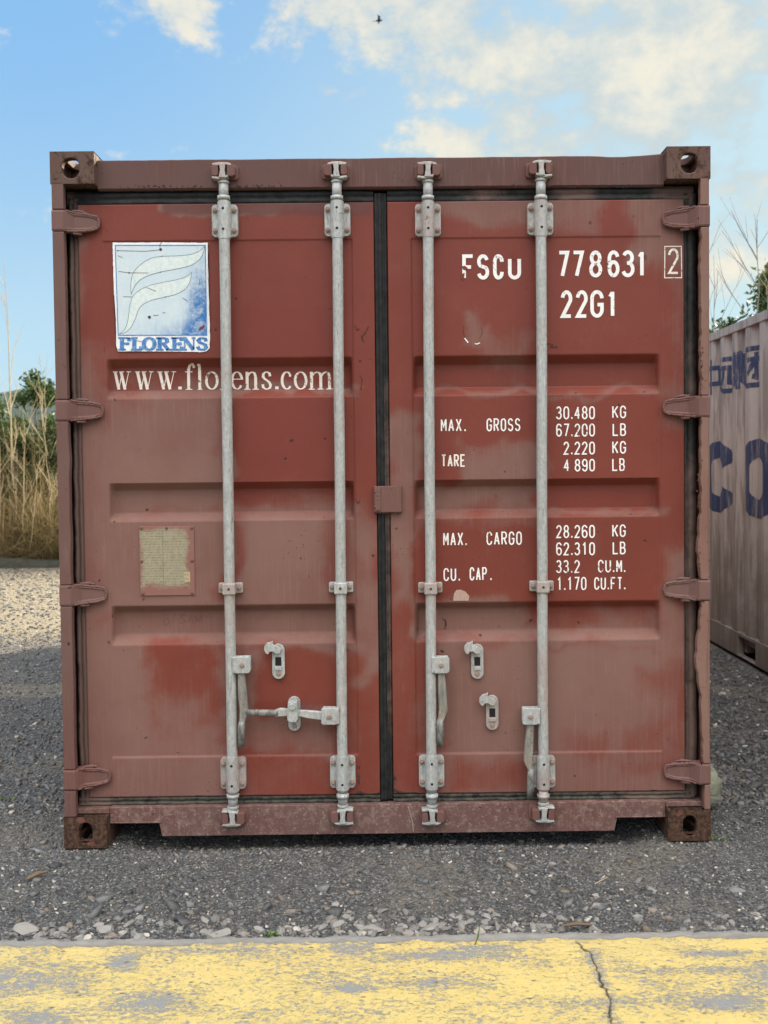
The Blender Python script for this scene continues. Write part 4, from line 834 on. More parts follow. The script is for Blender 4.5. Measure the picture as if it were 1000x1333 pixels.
# rubber seals
def seal(pts, w, horizontal, spray, grime, parent, name='seal', wob=.0015, y=.066):
    (xa, za), (xb, zb) = pts; L = math.hypot(xb-xa, zb-za); n = int(L/.012); prof = [(-.5, .03), (-.5, .001), (-.40, -.003), (-.22, -.003), (-.15, .000), (.0, .0005), (.05, -.003), (.3, -.0035), (.37, .000), (.5, .0005), (.5, .03)]
    V = []; sp = []; gr = []
    for i in range(n+1):
        f = i/n; x = xa+(xb-xa)*f; z = za+(zb-za)*f; j = mn.noise(Vector((x*14, z*14, 7)))*wob*2; j2 = mn.noise(Vector((x*50, z*50, 2)))*wob
        for k, (a, b) in enumerate(prof):
            off = a*w+j+(j2 if 1 < k < 9 else 0); yy = y+b+j2
            V.append((x, yy, z+off) if horizontal else (x+off, yy, z)); sp.append(spray(f, a)); gr.append(grime)
    m = fast_mesh(name, V, grid_faces(n+1, len(prof)), dict(spray=sp, grime=gr)); bm = bmesh.new(); bm.from_mesh(m); bmesh.ops.recalc_face_normals(bm, faces=bm.faces); bm.to_mesh(m); bm.free()
    return link(name, m, M['rubber'], parent)
bump_ = lambda f, c, w: math.exp(-((f-c)/w)**2)
seal(((-1.158, .150), (-1.158, 2.44)), .040, False, lambda f, a: .80-.35*bump_(f, .97, .06)-.25*(a < -.3), 0, dl)
seal(((1.160, .150), (1.160, 2.44)), .048, False, lambda f, a: .62-.45*bump_(f, .85, .10)-.35*bump_(f, .6, .05)+.1*bump_(f, .1, .2)-.3*(a < -.35), .1, dr)
seal(((-1.18, 2.441), (-.03, 2.441)), .052, True, lambda f, a: -.35+1.1*bump_(f, 0, .05), 0, dl)
seal(((.022, 2.441), (1.175, 2.441)), .052, True, lambda f, a: .02+.65*bump_(f, .32, .10)+.75*bump_(f, .62, .12)-.3*bump_(f, .74, .04)+.95*bump_(f, 1., .14), 0, dr)
seal(((-1.18, .155), (-.03, .155)), .036, True, lambda f, a: .25+.6*bump_(f, .04, .08)+.2*bump_(f, .3, .1), .5, dl, wob=.0013)
seal(((.022, .155), (1.175, .155)), .036, True, lambda f, a: .15+.6*bump_(f, .85, .15), .55, dr, wob=.0013)
seal(((-.013, .15), (-.013, 2.45)), .030, False, lambda f, a: -.25+.25*bump_(f, .1, .1), .0, dl, wob=.0008, y=.063)
seal(((.010, .15), (.010, 2.45)), .022, False, lambda f, a: (-.2 if f > .70 else .55)-.5*bump_(f, .05, .06), .05, dr, wob=.0008, y=.068)
mb = MB(); mb.box((-1.195, .108, .12), (1.195, .114, 2.47)); mb.build('inner_frame', M['rubber'], c1)   # what closes the gaps behind the seals
# hinges
def hinge(parent, s, zc, seed):
    rnd = random.Random(seed); mb = MB(); h1, h2 = .039, .027; X = lambda v: s*v
    out = [(1.2168, -h1), (1.168, -h1), (1.166, -h1+.003), (1.09, -h2), (1.064, -h2+.009), (1.057, -h2*.3), (1.057, h2*.3), (1.064, h2-.009), (1.09, h2), (1.166, h1-.003), (1.168, h1), (1.2168, h1)]
    P = [(X(a)+rnd.uniform(-.001, .001), zc+b+rnd.uniform(-.001, .001)) for a, b in out]
    if s < 0: P = P[::-1]
    # blade: barrel zone stands at the front, then slopes back onto the leaf
    def yy(x): a = abs(x); return -.0015 if a > 1.175 else (-.0015+(1.175-a)/.03*.030 if a > 1.145 else .0285+(1.145-a)*.16)
    n = len(P); V = [(x, yy(x), z) for x, z in P]+[(x, .075 if abs(x) < 1.15 else .05, z) for x, z in P]
    b = bmesh.new()
    # triangulated bands for a clean surface
    xs = sorted(set([1.2168, 1.175, 1.168, 1.145, 1.12, 1.09, 1.064, 1.057]), reverse=True)
    def hh(a): return h1 if a >= 1.168 else (h2+(h1-.003-h2)*(a-1.09)/.078 if a >= 1.09 else (h2-.009+(a-1.064)/.026*.009 if a > 1.064 else h2-.009 if a == 1.064 else h2*.4))
    rows = []
    for a in xs:
        H = hh(a)+rnd.uniform(-.0008, .0008); r_ = []
        for q in (-1, -.82, -.62, 0, .62, .82, 1):
            dish = .004 if abs(q) < .7 and a < 1.16 and a > 1.062 else 0
            r_.append(b.verts.new((X(a), yy(a)+dish+(.003 if abs(q) == 1 else 0), zc+q*H)))
        rows.append(r_)
    for r0, r1 in zip(rows, rows[1:]):
        for i in range(6): b.faces.new((r0[i], r0[i+1], r1[i+1], r1[i]))
    border = rows[0]+[r_[-1] for r_ in rows[1:]]+rows[-1][-2::-1]+[r_[0] for r_ in rows[-2:0:-1]]
    bk = [b.verts.new((v.co.x, .075 if abs(v.co.x) < 1.15 else .05, v.co.z)) for v in border]
    for i in range(len(border)): j = (i+1) % len(border); b.faces.new((border[i], border[j], bk[j], bk[i]))
    bmesh.ops.recalc_face_normals(b, faces=b.faces); me = bpy.data.meshes.new('hinge'); b.to_mesh(me); b.free()
    mb.add([v.co[:] for v in me.vertices], [tuple(p.vertices) for p in me.polygons])
    # weld beads round the blade
    for sg in (-1, 1):
        pts = []; rs = []
        for i in range(15):
            a = 1.166-.106*i/14; pts.append((X(a), yy(a)+.006-.002, zc+sg*(hh(a)+.001 if a > 1.09 else h2+.001-(1.09-a)*.25)+rnd.uniform(-.0015, .0015))); rs.append(.0052*rnd.uniform(.7, 1.25))
        mb.tube(pts, rs, 7)
    mb.tube([(X(1.060), .046, zc-h2*.7), (X(1.055), .046, zc), (X(1.060), .046, zc+h2*.7)], [.0055, .005, .0055], 6)
    mb.tube([(X(1.150), .030, zc+h1+.003), (X(1.12), .044, zc+h1+.002), (X(1.10), .05, zc+h1-.002)], [.004, .0075, .003], 6)
    mb.tube([(X(1.150), .030, zc-h1-.003), (X(1.12), .044, zc-h1-.002)], [.004, .007], 6)
    o = mb.build('hinge', M['hinge'], parent, bevel=.0012, sharp=50)
for i, z in enumerate(HZ_L): hinge(dl, -1, z, i)
for i, z in enumerate(HZ_R): hinge(dr, 1, z, i+9)
# centre block bolted over the gap between the leaves
x0, z0 = face(487, 667, .045); x1, z1 = face(522.5, 632.5, .045)
mb = MB(); mb.box((x0, .040, z0), (x1, .058, z1)); mb.box((x0+.004, .036, z0+.006), (x0+.026, .041, z1-.006)); rnd = random.Random(2)
for i in range(16): mb.tube([(x1-.002+rnd.uniform(-.004, .003), .052, z0+(z1-z0)*i/16), (x1-.001, .054, z0+(z1-z0)*(i+1.3)/16)], .004, 6); mb.tube([(x0+(x1-x0)*i/16, .053, z0-.001), (x0+(x1-x0)*(i+1.2)/16, .054, z0+rnd.uniform(-.003, .001))], .0045, 6)
for xx, zz in ((x0+.006, z0+.02), (x0+.006, z1-.02), (x0+.015, z0+.05), (x0+.016, z1-.034)): mb.tube([(xx, .04, zz), (xx, .034, zz)], [.006, .004], 7)
mb.build('lock_plate', M['lug'], c1, bevel=.0025)
# ------------------------------------------------------------------ locking bars
def rounded_plate(mb, x, z, hw, hh, r, y0, y1): mb.prism([(x+a, z+b) for a, b in stadium(hw, hh, 24, r)], y0, y1)
def bolt(mb, x, z, y, r=.0085, hexa=True): mb.tube([(x, y+.004, z), (x, y-.004, z)], r, 6 if hexa else 12); mb.tube([(x, y, z), (x, y-.006, z), (x, y-.0075, z)], [r*.62, r*.6, r*.35], 10)
BY = .028        # bar axis depth
def cam_and_keeper(bar, x, z, up, flip, mat, seed):
    """z: level of the collar; cam head reaches 60 mm beyond"""
    u = 1 if up else -1; mb = MB()
    mb.tube([(x, BY, z), (x, BY, z+u*.018), (x, BY, z+u*.060)], [.0185, .0125, .0125], 12)
    mb.tube([(x, BY, z-u*.004), (x, BY, z+u*.006)], .0215, 14)
    # upper and lower claw flanges
    f = flip
    mb.prism([(x+a*f, z+u*b) for a, b in [(-.040, .010), (-.038, .018), (-.016, .016), (.012, .020), (.018, .024), (.022, .016), (.010, .010), (-.014, .006)]], .004, .040)
    mb.prism([(x+a*f, z+u*b) for a, b in [(-.040, .066), (-.034, .058), (-.012, .058), (.014, .060), (.036, .056), (.030, .066), (.012, .070), (-.014, .070)]], .006, .040)
    mb.prism([(x+a*f, z+u*b) for a, b in [(-.013, .012), (.012, .012), (.009, .040), (.013, .064), (-.010, .064), (-.008, .040)]], .000, .036)
    m = bar[0]; b = mb.build('cam', mat, bar[1], bevel=.0022, sharp=40)
    for s in (-1, 1):
        mb = MB(); w = .0115 if s*f < 0 else .0145; cx = x+s*(.027 if s*f < 0 else .031); zc = z+u*.040
        mb.prism([(cx+a, zc+b) for a, b in stadium(w, .020 if s*f < 0 else .021, 20, .009)], .006, .046)
        mb.prism([(cx+s*.004+a, zc+b) for a, b in stadium(w+.005, .027, 20, .010)], .034, .0465)
        mb.build('cam_keeper', M['lug'], c1, bevel=.0022)
def bracket(bar, x, z0, z1, mat, top):
    mb = MB(); zc = (z0+z1)/2; hh = (z1-z0)/2
    rounded_plate(mb, x, zc, .048, .060, .014, .040, .0635)
    b = mb.build('bearing_plate', mat, bar, bevel=.0015)
    mb = MB(); mb.tube([(x, BY+.004, z0), (x, BY+.004, z1)], .0245, 20); mb.tube([(x, BY, z0-.006 if top else z0), (x, BY, z1 if top else z1+.006)], .0215, 18)
    mb.box((x-.022, .030, z0+.004), (x+.022, .050, z1-.004)); mb.build('bearing_sleeve', mat, b, bevel=.0015, sharp=50)
    for a in (-1, 1):
        for c in (-1, 1): mb = MB(); bolt(mb, x+a*.0365, zc+c*.038, .037, .0098); mb.build('bolt', M['galv_bolt'], b)
    for c in (-1, 1): mb = MB(); mb.tube([(x, .009, zc+c*.038), (x, .0062, zc+c*.038)], .0050, 8); mb.build('rivet_hole', M['slot'], b)
def lock_bar(label, tp, bt, pxs, mats, flip, bend=0):
    (xt, zt), (xb, zb) = tp, bt; e = None
    n = 60; pts = []
    for i in range(n+1):
        f = i/n; z = zt-.055+(zb+.05-zt+.055)*f; pts.append((xt+(xb-xt)*f+mn.noise(Vector((xt*9, z*2.2, 0)))*.0018, BY, z))
    mb = MB(); mb.tube(pts, .0198, 20)
    mb.tube([(xt, BY, zt-.062), (xt, BY, zt)], .0178, 18); mb.tube([(xb, BY, zb), (xb, BY, zb+.052)], .0178, 18)
    ztc = face(pxs[0][0], pxs[0][1], .02)[1]; mb.tube([(xt, BY, ztc-.002), (xt, BY, ztc+.012)], .0235, 18)
    zbc = face(pxs[1][0], pxs[1][1], .02)[1]; mb.tube([(xb, BY, zbc+.002), (xb, BY, zbc-.012)], .0235, 18)
    bar = mb.build('locking_bar', mats[0], c1, smooth=False, bevel=0, label=label)
    bar.data.polygons.foreach_set('use_smooth', [len(p.vertices) == 4 for p in bar.data.polygons])
    return bar
bars = []
spec = [ # x top, x bottom, px of cam collar top y / bottom y, bracket top y-range, bottom y-range, guide y, label
    (291, 303.5, 238, 1050, (262, 309), (987, 1031), 766.5, 'outer locking bar of the left leaf, first from left', 1),
    (438.5, 446.5, 237, 1048, (261, 308), (986, 1029), 765.5, 'inner locking bar of the left leaf with handle swung across and latched', -1),
    (557, 562.5, 237, 1048, (262, 307), (985, 1028), 766, 'inner locking bar of the right leaf', 1),
    (704, 707.5, 235, 1045, (260, 306), (986, 1028), 764, 'outer locking bar of the right leaf beside the weight figures', -1)]
SH = {}
for i, (xt_, xb_, yt, yb, bt_, bb_, gm, lab, fl) in enumerate(spec):
    xt, zt = face(xt_, yt, BY); xb, zb = face(xb_, yb, BY)
    bar = lock_bar(lab, (xt, zt), (xb, zb), ((xt_, 259), (xb_, 1035)), (M['galv'] if i < 3 else galv('bar_steel', .15),), fl); bars.append(bar)
    xat = lambda z: xb+(xt-xb)*(z-zb)/(zt-zb)
    m1 = M['galv'] if i < 2 else M['galv_pink']; m2_ = M['galv'] if i in (1, 2, 3) else M['galv_pink']
    cam_and_keeper((None, bar), xt, zt, True, fl, M['galv_pink'], i); cam_and_keeper((None, bar), xb, zb, False, fl if i != 2 else 1, m2_, i+4)
    z0_, z1_ = face(xt_, bt_[1], .02)[1], face(xt_, bt_[0], .02)[1]; bracket(bar, xat(z1_), z0_, z1_, m1, True)
    z0_, z1_ = face(xb_, bb_[1], .02)[1], face(xb_, bb_[0], .02)[1]; bracket(bar, xat(z0_), z0_, z1_, m2_, False)
    xg, zg = face((xt_*(1015-gm)+xb_*(gm-255))/760, gm, .02); xg = xat(zg)   # mid guide strap
    mb = MB(); rounded_plate(mb, xg, zg, .046, .020, .006, .046, .0635); mb.prism([(xg-.024, zg-.0215), (xg+.024, zg-.0215), (xg+.024, zg+.0215), (xg-.024, zg+.0215)], .003, .052)
    gd = mb.build('guide_strap', M['galv_pink'], bar, bevel=.004, sharp=50); [(lambda q: (bolt(q, xx, zg, .044, .0092), q.build('bolt', M['galv_bolt'], gd)))(MB()) for xx in (xg-.034, xg+.034)]; mb = MB(); mb.tube([(xg, .003, zg), (xg, .0022, zg)], .005, 10); mb.build('rivet_hole', M['mark'], gd)
def hub(bar, cx, cy, side):
    x, z = face(cx, cy, .0); mb = MB(); mb.prism([(x+a, z+b) for a, b in [(-.031, -.026), (-.026, -.032), (.024, -.032), (.031, -.024), (.031, .024), (.024, .032), (-.026, .032), (-.031, .028)]], .001, .010)
    mb.prism([(x+a, z+b) for a, b in [(-.028, -.028), (.028, -.028), (.028, .028), (-.028, .028)]], .040, .050); mb.box((x-side*.030-.006, .002, z-.03), (x-side*.030+.006, .048, z+.03)); 
    h = mb.build('handle_hub', M['galv'], bar, bevel=.003, sharp=40); mb = MB(); mb.tube([(x, .046, z), (x, -.004, z), (x, -.006, z)], [.0085, .0085, .006], 12); mb.build('hub_bolt', M['galv_bolt'], h); return x, z
def handle(bar, pts_px, ws, mat, th=.010, Y=.022):
    """flat bar following measured centre points; ws = half widths"""
    P = [Vector(face(a, b, Y)) for a, b in pts_px]; Q = []; Wd = []
    for i in range(len(P)-1):
        for k in range(6): f = k/6; f = f*f*(3-2*f); Q.append(P[i].lerp(P[i+1], k/6)); Wd.append(ws[i]+(ws[i+1]-ws[i])*f)
    Q.append(P[-1]); Wd.append(ws[-1]); V = []; F = []; n = len(Q)
    for i, p in enumerate(Q):
        d = (Q[min(i+1, n-1)]-Q[max(i-1, 0)]).normalized(); nn_ = Vector((-d.y, d.x)); w = Wd[i]; t_ = th*(1 if w > .012 else 1.1)
        for a, b in [(-1, -.45), (-.8, -1), (.8, -1), (1, -.45), (1, .45), (.8, 1), (-.8, 1), (-1, .45)]: q = p+nn_*w*a; V.append((q.x, Y+b*t_, q.y))
    for i in range(n-1):
        for j in range(8): F.append((i*8+j, i*8+(j+1) % 8, (i+1)*8+(j+1) % 8, (i+1)*8+j))
    F += [tuple(range(8)), tuple((n-1)*8+7-j for j in range(8))]
    MB().add(V, F).build('handle', mat, bar, bevel=0)
hub(bars[0], 315, 866, 1); handle(bars[0], [(314, 870), (316, 905), (318, 926), (315.5, 940)], [.013, .0165, .0165, .0115], M['handle'])
hub(bars[1], 429, 933, -1); handle(bars[1], [(424, 932), (405, 930), (383, 927), (366, 927), (358, 928.3)], [.0165, .0155, .010, .0160, .0125], M['galv'])
hub(bars[2], 574.5, 866, 1); handle(bars[2], [(574, 870), (576, 900), (577, 925), (573.5, 938)], [.013, .0165, .0165, .0115], M['handle'])
hub(bars[3], 691, 933, -1); handle(bars[3], [(691, 938), (689, 965), (687.5, 990), (691.5, 1003)], [.013, .0165, .0165, .0115], M['handle'])
m, t = new_mat('dark_grip_steel', rough=.5, metal=.2); P = t.pos(); t.L.new(t.mix(t.mr(t.noise(t.vm('MULTIPLY', P, (1, 1, .4)), 80, 6, .7), .35, .65), (.09, .09, .085), (.25, .25, .235)), t.b.inputs['Base Color']); M['grip'] = m
def grip(bar, pts, Y=.018):
    P = [face(a, b, Y) for a, b in pts]; mb = MB(); mb.tube([(x, Y, z) for x, z in P], [.0125, .0142]+[.0135]*(len(P)-3)+[.0105], 14, sq=.75); mb.build('handle_grip', M['grip'], bar, smooth=True)
grip(bars[0], [(315.5, 939), (314.5, 946), (314, 958), (313.5, 972)]); grip(bars[2], [(573.5, 936), (573, 944), (573, 958), (573.5, 972)]); grip(bars[3], [(691.5, 1001), (691, 1010), (690.5, 1025), (689.5, 1040)]); grip(bars[1], [(362, 928), (354, 928.5), (340, 928), (320, 927)])
def retainer(par, cx, y0, y1, latched, label, mat):
    x, zb = face(cx, y1, .055); _, zt = face(cx, y0, .055); zc = (zb+zt)/2; hh = (zt-zb)/2; mb = MB(); rounded_plate(mb, x, zc, .0235, hh, .0234, .050, .0635)
    mb.prism([(x-.013, zc-.032), (x+.013, zc-.032), (x+.013, zc-.019), (x-.013, zc-.019)], .044, .051)
    p = mb.build('handle_retainer', mat, par, bevel=.002, label=label)
    mb = MB(); mb.box((x-.0115, .0494, zc-.016), (x+.0115, .0499, zc+.017)); mb.build('slot', M['slot'], p)
    mb = MB(); mb.tube([(x, .052, zt-.0225), (x, .042, zt-.0225), (x, .040, zt-.0225)], [.0125, .012, .007], 14); mb.tube([(x, .051, zb+.020), (x, .045, zb+.020)], [.010, .007], 12); mb.build('pivot', M['galv_bolt'], p)
    mb = MB(); q = zt-.0225
    if latched: mb.prism([(x+a, q+b) for a, b in [(-.017, .014), (-.021, -.034), (-.020, -.055), (-.010, -.062), (.012, -.062), (.019, -.050), (.019, -.030), (.017, .014)]], -.002, .006); mb.box((x-.0165, -.0005, q-.008), (x+.0165, .046, q+.012)); mb.tube([(x, .0, q-.003), (x, -.008, q-.003)], .013, 14)
    else: mb.prism([(x+a, q+b) for a, b in [(.013, .004), (.004, .015), (-.012, .021), (-.019, .026), (-.017, .038), (-.026, .033), (-.040, .030), (-.050, .018), (-.051, .004), (-.045, -.010), (-.036, -.014), (-.030, -.004), (-.018, -.002), (-.006, -.012), (.008, -.011)]][::-1], .030, .043)
    mb.build('latch', mat, p, bevel=.002)
retainer(dl, 363, 838, 883.5, False, 'upper handle catch on the left leaf', M['galv']); retainer(dl, 383.5, 906.5, 951, True, 'catch closed over the handle', M['galv'])
retainer(dr, 621.5, 838, 883.5, False, 'upper handle catch on the right leaf', M['galv_pink']); retainer(dr, 641, 905, 950, False, 'lower handle catch on the right leaf', M['galv_pink'])
# ------------------------------------------------------------------ lettering on the right leaf
DY = .0608; PY = .06+.0035-.0028+.0001
def line(text, spans, y0, y1, sw=.0068, Yp=None, name='lettering', parent=dr, mat=None, slope=-.006):
    Yp = Yp or .0612; mb = MB(); word_px(mb, [(c, a, b) for c, (a, b) in zip(text, spans)], 0, 0, lambda a: y0+(a-650)*slope, lambda a: y1+(a-650)*slope, Yp, sw); return mb.build(name, mat or M['white'], parent)
def sp(x0, x1, n, gap=.32):     # evenly spaced glyph boxes
    w = (x1-x0)/(n+(n-1)*gap); return [(x0+i*w*(1+gap), x0+i*w*(1+gap)+w) for i in range(n)]
LEAF = {'L': (-1.140, -.030, -1.048, -.112, CHAN, 0), 'R': (.022, 1.137, .111, 1.049, CHAN, 5)}
def lay(mb, side, lift=.0009):      # press flat strokes onto the leaf surface; the y already in the mesh is the stacking order
    if not mb.v: return mb
    A = np.array(mb.v); x0, x1, pl, pr, ch, sd = LEAF[side]; d = leaf_depth(A[:, 0], A[:, 2], x0, x1, pl, pr, ch, sd); A[:, 1] = .06+d-lift+A[:, 1]; mb.v = [tuple(r_) for r_ in A]; return mb
def text_line(text, spans, y0, y1, sw, side, mat, name='lettering', slope=-.006, wob=0, label=None):
    mb = MB()
    for c, (a, b) in zip(text, spans):
        k = (a-650)*slope; x0, z0 = face(a, y1+k, .0635); x1, _ = face(b, y1+k, .0635); _, zt = face(a, y0+k, .0635); h = zt-z0; w = max(x1-x0, sw*1.01)
        polys = [[(x0+sw/2+u*(w-sw), z0+sw/2+v*(h-sw)) for u, v in pl] for pl in GL[c]]
        strokes(mb, polys, pen(sw/2, sw/2), 0, .012)
    return lay(mb, side).build(name, mat, dr if side == 'R' else dl, label=label)
Wm = M['white']
text_line('FSCu', [(602, 618), (621, 637), (642, 656), (661.5, 678.5)], 331, 364, .0135, 'R', Wm)
text_line('778631', [(726, 741.5), (744.5, 760.5), (767, 784), (791, 806.5), (809.5, 826.5), (829, 841.5)], 327, 362, .0135, 'R', Wm)
text_line('2', [(869, 883.5)], 325, 358.5, .0085, 'R', M['cream'])
text_line('22G1', [(730, 745.5), (749.5, 765.5), (768.5, 786), (790.5, 803.5)], 378.5, 414.5, .0135, 'R', Wm)
mb = MB(); q = [(864.8, 362), (887, 361.8), (886.5, 321), (865.2, 321.2), (864.8, 362)]; strokes(mb, [[face(*p, .0635) for p in q]], pen(.0017, .0017), 0, .012); lay(mb, 'R').build('check_digit_box', M['cream'], dr)
s_ = .0053
def two(t1, x0, x1, y0, y1, sw=s_, mat=Wm, gap=.30, slope=-.006): return text_line(t1, sp(x0, x1, len(t1), gap), y0, y1, sw, 'R', mat, slope=slope)
def num(t1, spans, y0, y1, sw=s_): return text_line(t1, spans, y0, y1, sw, 'R', Wm)
two('MAX', 574, 601, 544.5, 561.5); num('.', [(604, 607)], 544.5, 561.5); two('GROSS', 633.5, 677.5, 544.5, 561.5)
text_line('TARE', sp(574.5, 606, 4, .22), 591, 607.5, .0060, 'R', M['cream'])
def d5(t, y0, y1, xs): num(t, xs, y0, y1)
A5 = [(724, 733), (736, 745), (747, 749.5), (752, 759.5), (762, 767.2), (768, 774)]
def row(t, y0, y1, x0=724, x1=774.5):
    n = sum(.38 if c in '. ' else 1 for c in t); g_ = .26; w = (x1-x0)/(n+(len(t)-1)*g_); x = x0; T = ''; Sx = []
    for c in t:
        ww = w*(.38 if c in '. ' else 1)
        if c != ' ': T += c; Sx.append((x, x+ww))
        x += ww+w*g_
    text_line(T, Sx, y0, y1, s_, 'R', Wm)
row('30.480', 529.5, 546.5); row('KG', 529, 545.5, 797, 815); row('67.200', 552, 569); row('LB', 552, 568.5, 797.5, 815)
row('2.220', 575.5, 592.5, 733.5); row('KG', 575, 591.5, 797, 815); row('4 890', 598, 614.5, 734); row('LB', 597.5, 614, 797, 813.5)
two('MAX', 577, 603, 692.5, 710); num('.', [(605.5, 608.5)], 692.5, 710); two('CARGO', 633.5, 679.5, 692, 709.5)
row('28.260', 684, 701); row('KG', 683.5, 700, 797, 814.5); row('62.310', 706.5, 723.5); row('LB', 706, 722.5, 797.5, 814.5)
row('33.2', 729.5, 746.5, 724, 755); row('CU.M.', 729.5, 746, 778.5, 814.5); row('1.170', 751.5, 769, 725, 763.5); row('CU.FT.', 752, 768.5, 773.5, 814.5)
two('CU', 577.5, 594, 739, 756); num('.', [(596.5, 599.5)], 739, 756); two('CAP', 611.5, 634, 738, 755.5); num('.', [(637.5, 641)], 738, 755.5)
# ------------------------------------------------------------------ web address on the left leaf (serif, light)
def serif(ch, x0, x1, zb, xh, asc):     # strokes in metres; returns list of (polyline, kind) kind t = thick stem, h = hair line / serif
    w = x1-x0; X = lambda u: x0+u*w; Z = lambda v: zb+v*xh; o = []; ry = xh/2
    ell = lambda a0, a1, cx=.5, rx=.46, n=18: [(X(cx)+rx*w*math.cos(math.radians(a0+(a1-a0)*i/n)), zb+ry+ry*math.sin(math.radians(a0+(a1-a0)*i/n))*.98) for i in range(n+1)]
    if ch == 'w': o += [([(X(.13), Z(1)), (X(.32), Z(0))], 't'), ([(X(.32), Z(0)), (X(.5), Z(.92))], 'h'), ([(X(.45), Z(1)), (X(.66), Z(0))], 't'), ([(X(.66), Z(0)), (X(.88), Z(1))], 'h'), ([(X(0), Z(1)), (X(.27), Z(1))], 'h'), ([(X(.36), Z(1)), (X(.62), Z(1))], 'h'), ([(X(.76), Z(1)), (X(1), Z(1))], 'h')]
    if ch == '.': o += [([(X(.5), zb), (X(.5), zb+xh*.16)], 'd')]
    if ch == 'f': o += [([(X(.42), zb), (X(.42), zb+asc*.72)]+[(X(.42)+w*.5*(1-math.cos(math.radians(a))), zb+asc*.72+asc*.27*math.sin(math.radians(a))) for a in (25, 50, 75, 95)]+[(X(1.05), zb+asc*.86)], 't'), ([(X(.05), Z(1)), (X(.85), Z(1))], 'h'), ([(X(.1), zb), (X(.8), zb)], 'h')]
    if ch == 'l': o += [([(X(.5), zb), (X(.5), zb+asc)], 't'), ([(X(.1), zb), (X(.95), zb)], 'h'), ([(X(.12), zb+asc*.94), (X(.5), zb+asc)], 'h')]
    if ch == 'o': o += [(ell(90, 450), 'r')]
    if ch == 'e': o += [([(X(.08), Z(.58)), (X(.90), Z(.58))], 'h'), ([(X(.90), Z(.58))]+ell(12, 325), 'r')]
    if ch == 'c': o += [(ell(48, 318), 'r'), ([(X(.84), Z(.86)), (X(.80), Z(.72))], 'd2')]
    if ch in 'rnm':
        stems = {'r': 1, 'n': 2, 'm': 3}[ch]; st = [.22, .80] if ch == 'n' else [.14, .52, .88]
        if ch == 'r': st = [.35]
        for k in range(stems): o += [([(X(st[k]), zb), (X(st[k]), Z(1 if k == 0 else .72))], 't'), ([(X(st[k]-.3*(1/max(1, stems-.6))), zb), (X(st[k]+.3*(1/max(1, stems-.6))), zb)], 'h')]
        o += [([(X(st[0]-.2/stems), Z(.93)), (X(st[0]), Z(1))], 'h')]
        for k in range(stems-1): a, b = st[k], st[k+1]; o += [([(X(a), Z(.72)), (X(a+(b-a)*.25), Z(.90)), (X(a+(b-a)*.6), Z(.99)), (X(a+(b-a)*.88), Z(.92)), (X(b), Z(.72))], 'r')]
        if ch == 'r': o += [([(X(.35), Z(.7)), (X(.6), Z(.93)), (X(.95), Z(.97))], 'r')]
    if ch == 's': o += [([(X(.5)+w*a, zb+xh*b) for a, b in [(.32, .74), (.28, .90), (.10, .985), (-.12, .98), (-.30, .87), (-.32, .72), (-.18, .60), (.05, .50), (.26, .38), (.36, .24), (.30, .08), (.08, .01), (-.14, .02), (-.33, .12), (-.36, .28)]], 'r')]
    return o
web = [('w', 147.5, 171), ('w', 176.5, 200.5), ('w', 205.5, 230), ('.', 232.5, 237), ('f', 241, 253), ('l', 257, 264), ('o', 268.5, 284), ('r', 286, 299), ('e', 302, 316), ('n', 318, 337), ('s', 340.5, 354.5), ('.', 358.5, 363), ('c', 367, 380.5), ('o', 384, 399.5), ('m', 401.5, 433)]
mb = MB(); YR = .1015; pens = {'t': pen(.0056, .002), 'h': pen(.0015, .0017), 'r': pen(.0052, .0018), 'd': pen(.0065, .004), 'd2': pen(.004, .004)}
for ch, a, b in web:
    yb = 507.2-(a-148)*.002; x0, zb = face(a, yb, YR); x1, _ = face(b, yb, YR); xh = face(a, 484.2, YR)[1]-zb; asc = face(a, 474.5, YR)[1]-zb
    for pl, k in serif(ch, x0, x1, zb, xh, asc): strokes(mb, [pl], pens[k], 0, .006)
lay(mb, 'L').build('web_address', M['cream'], dl)
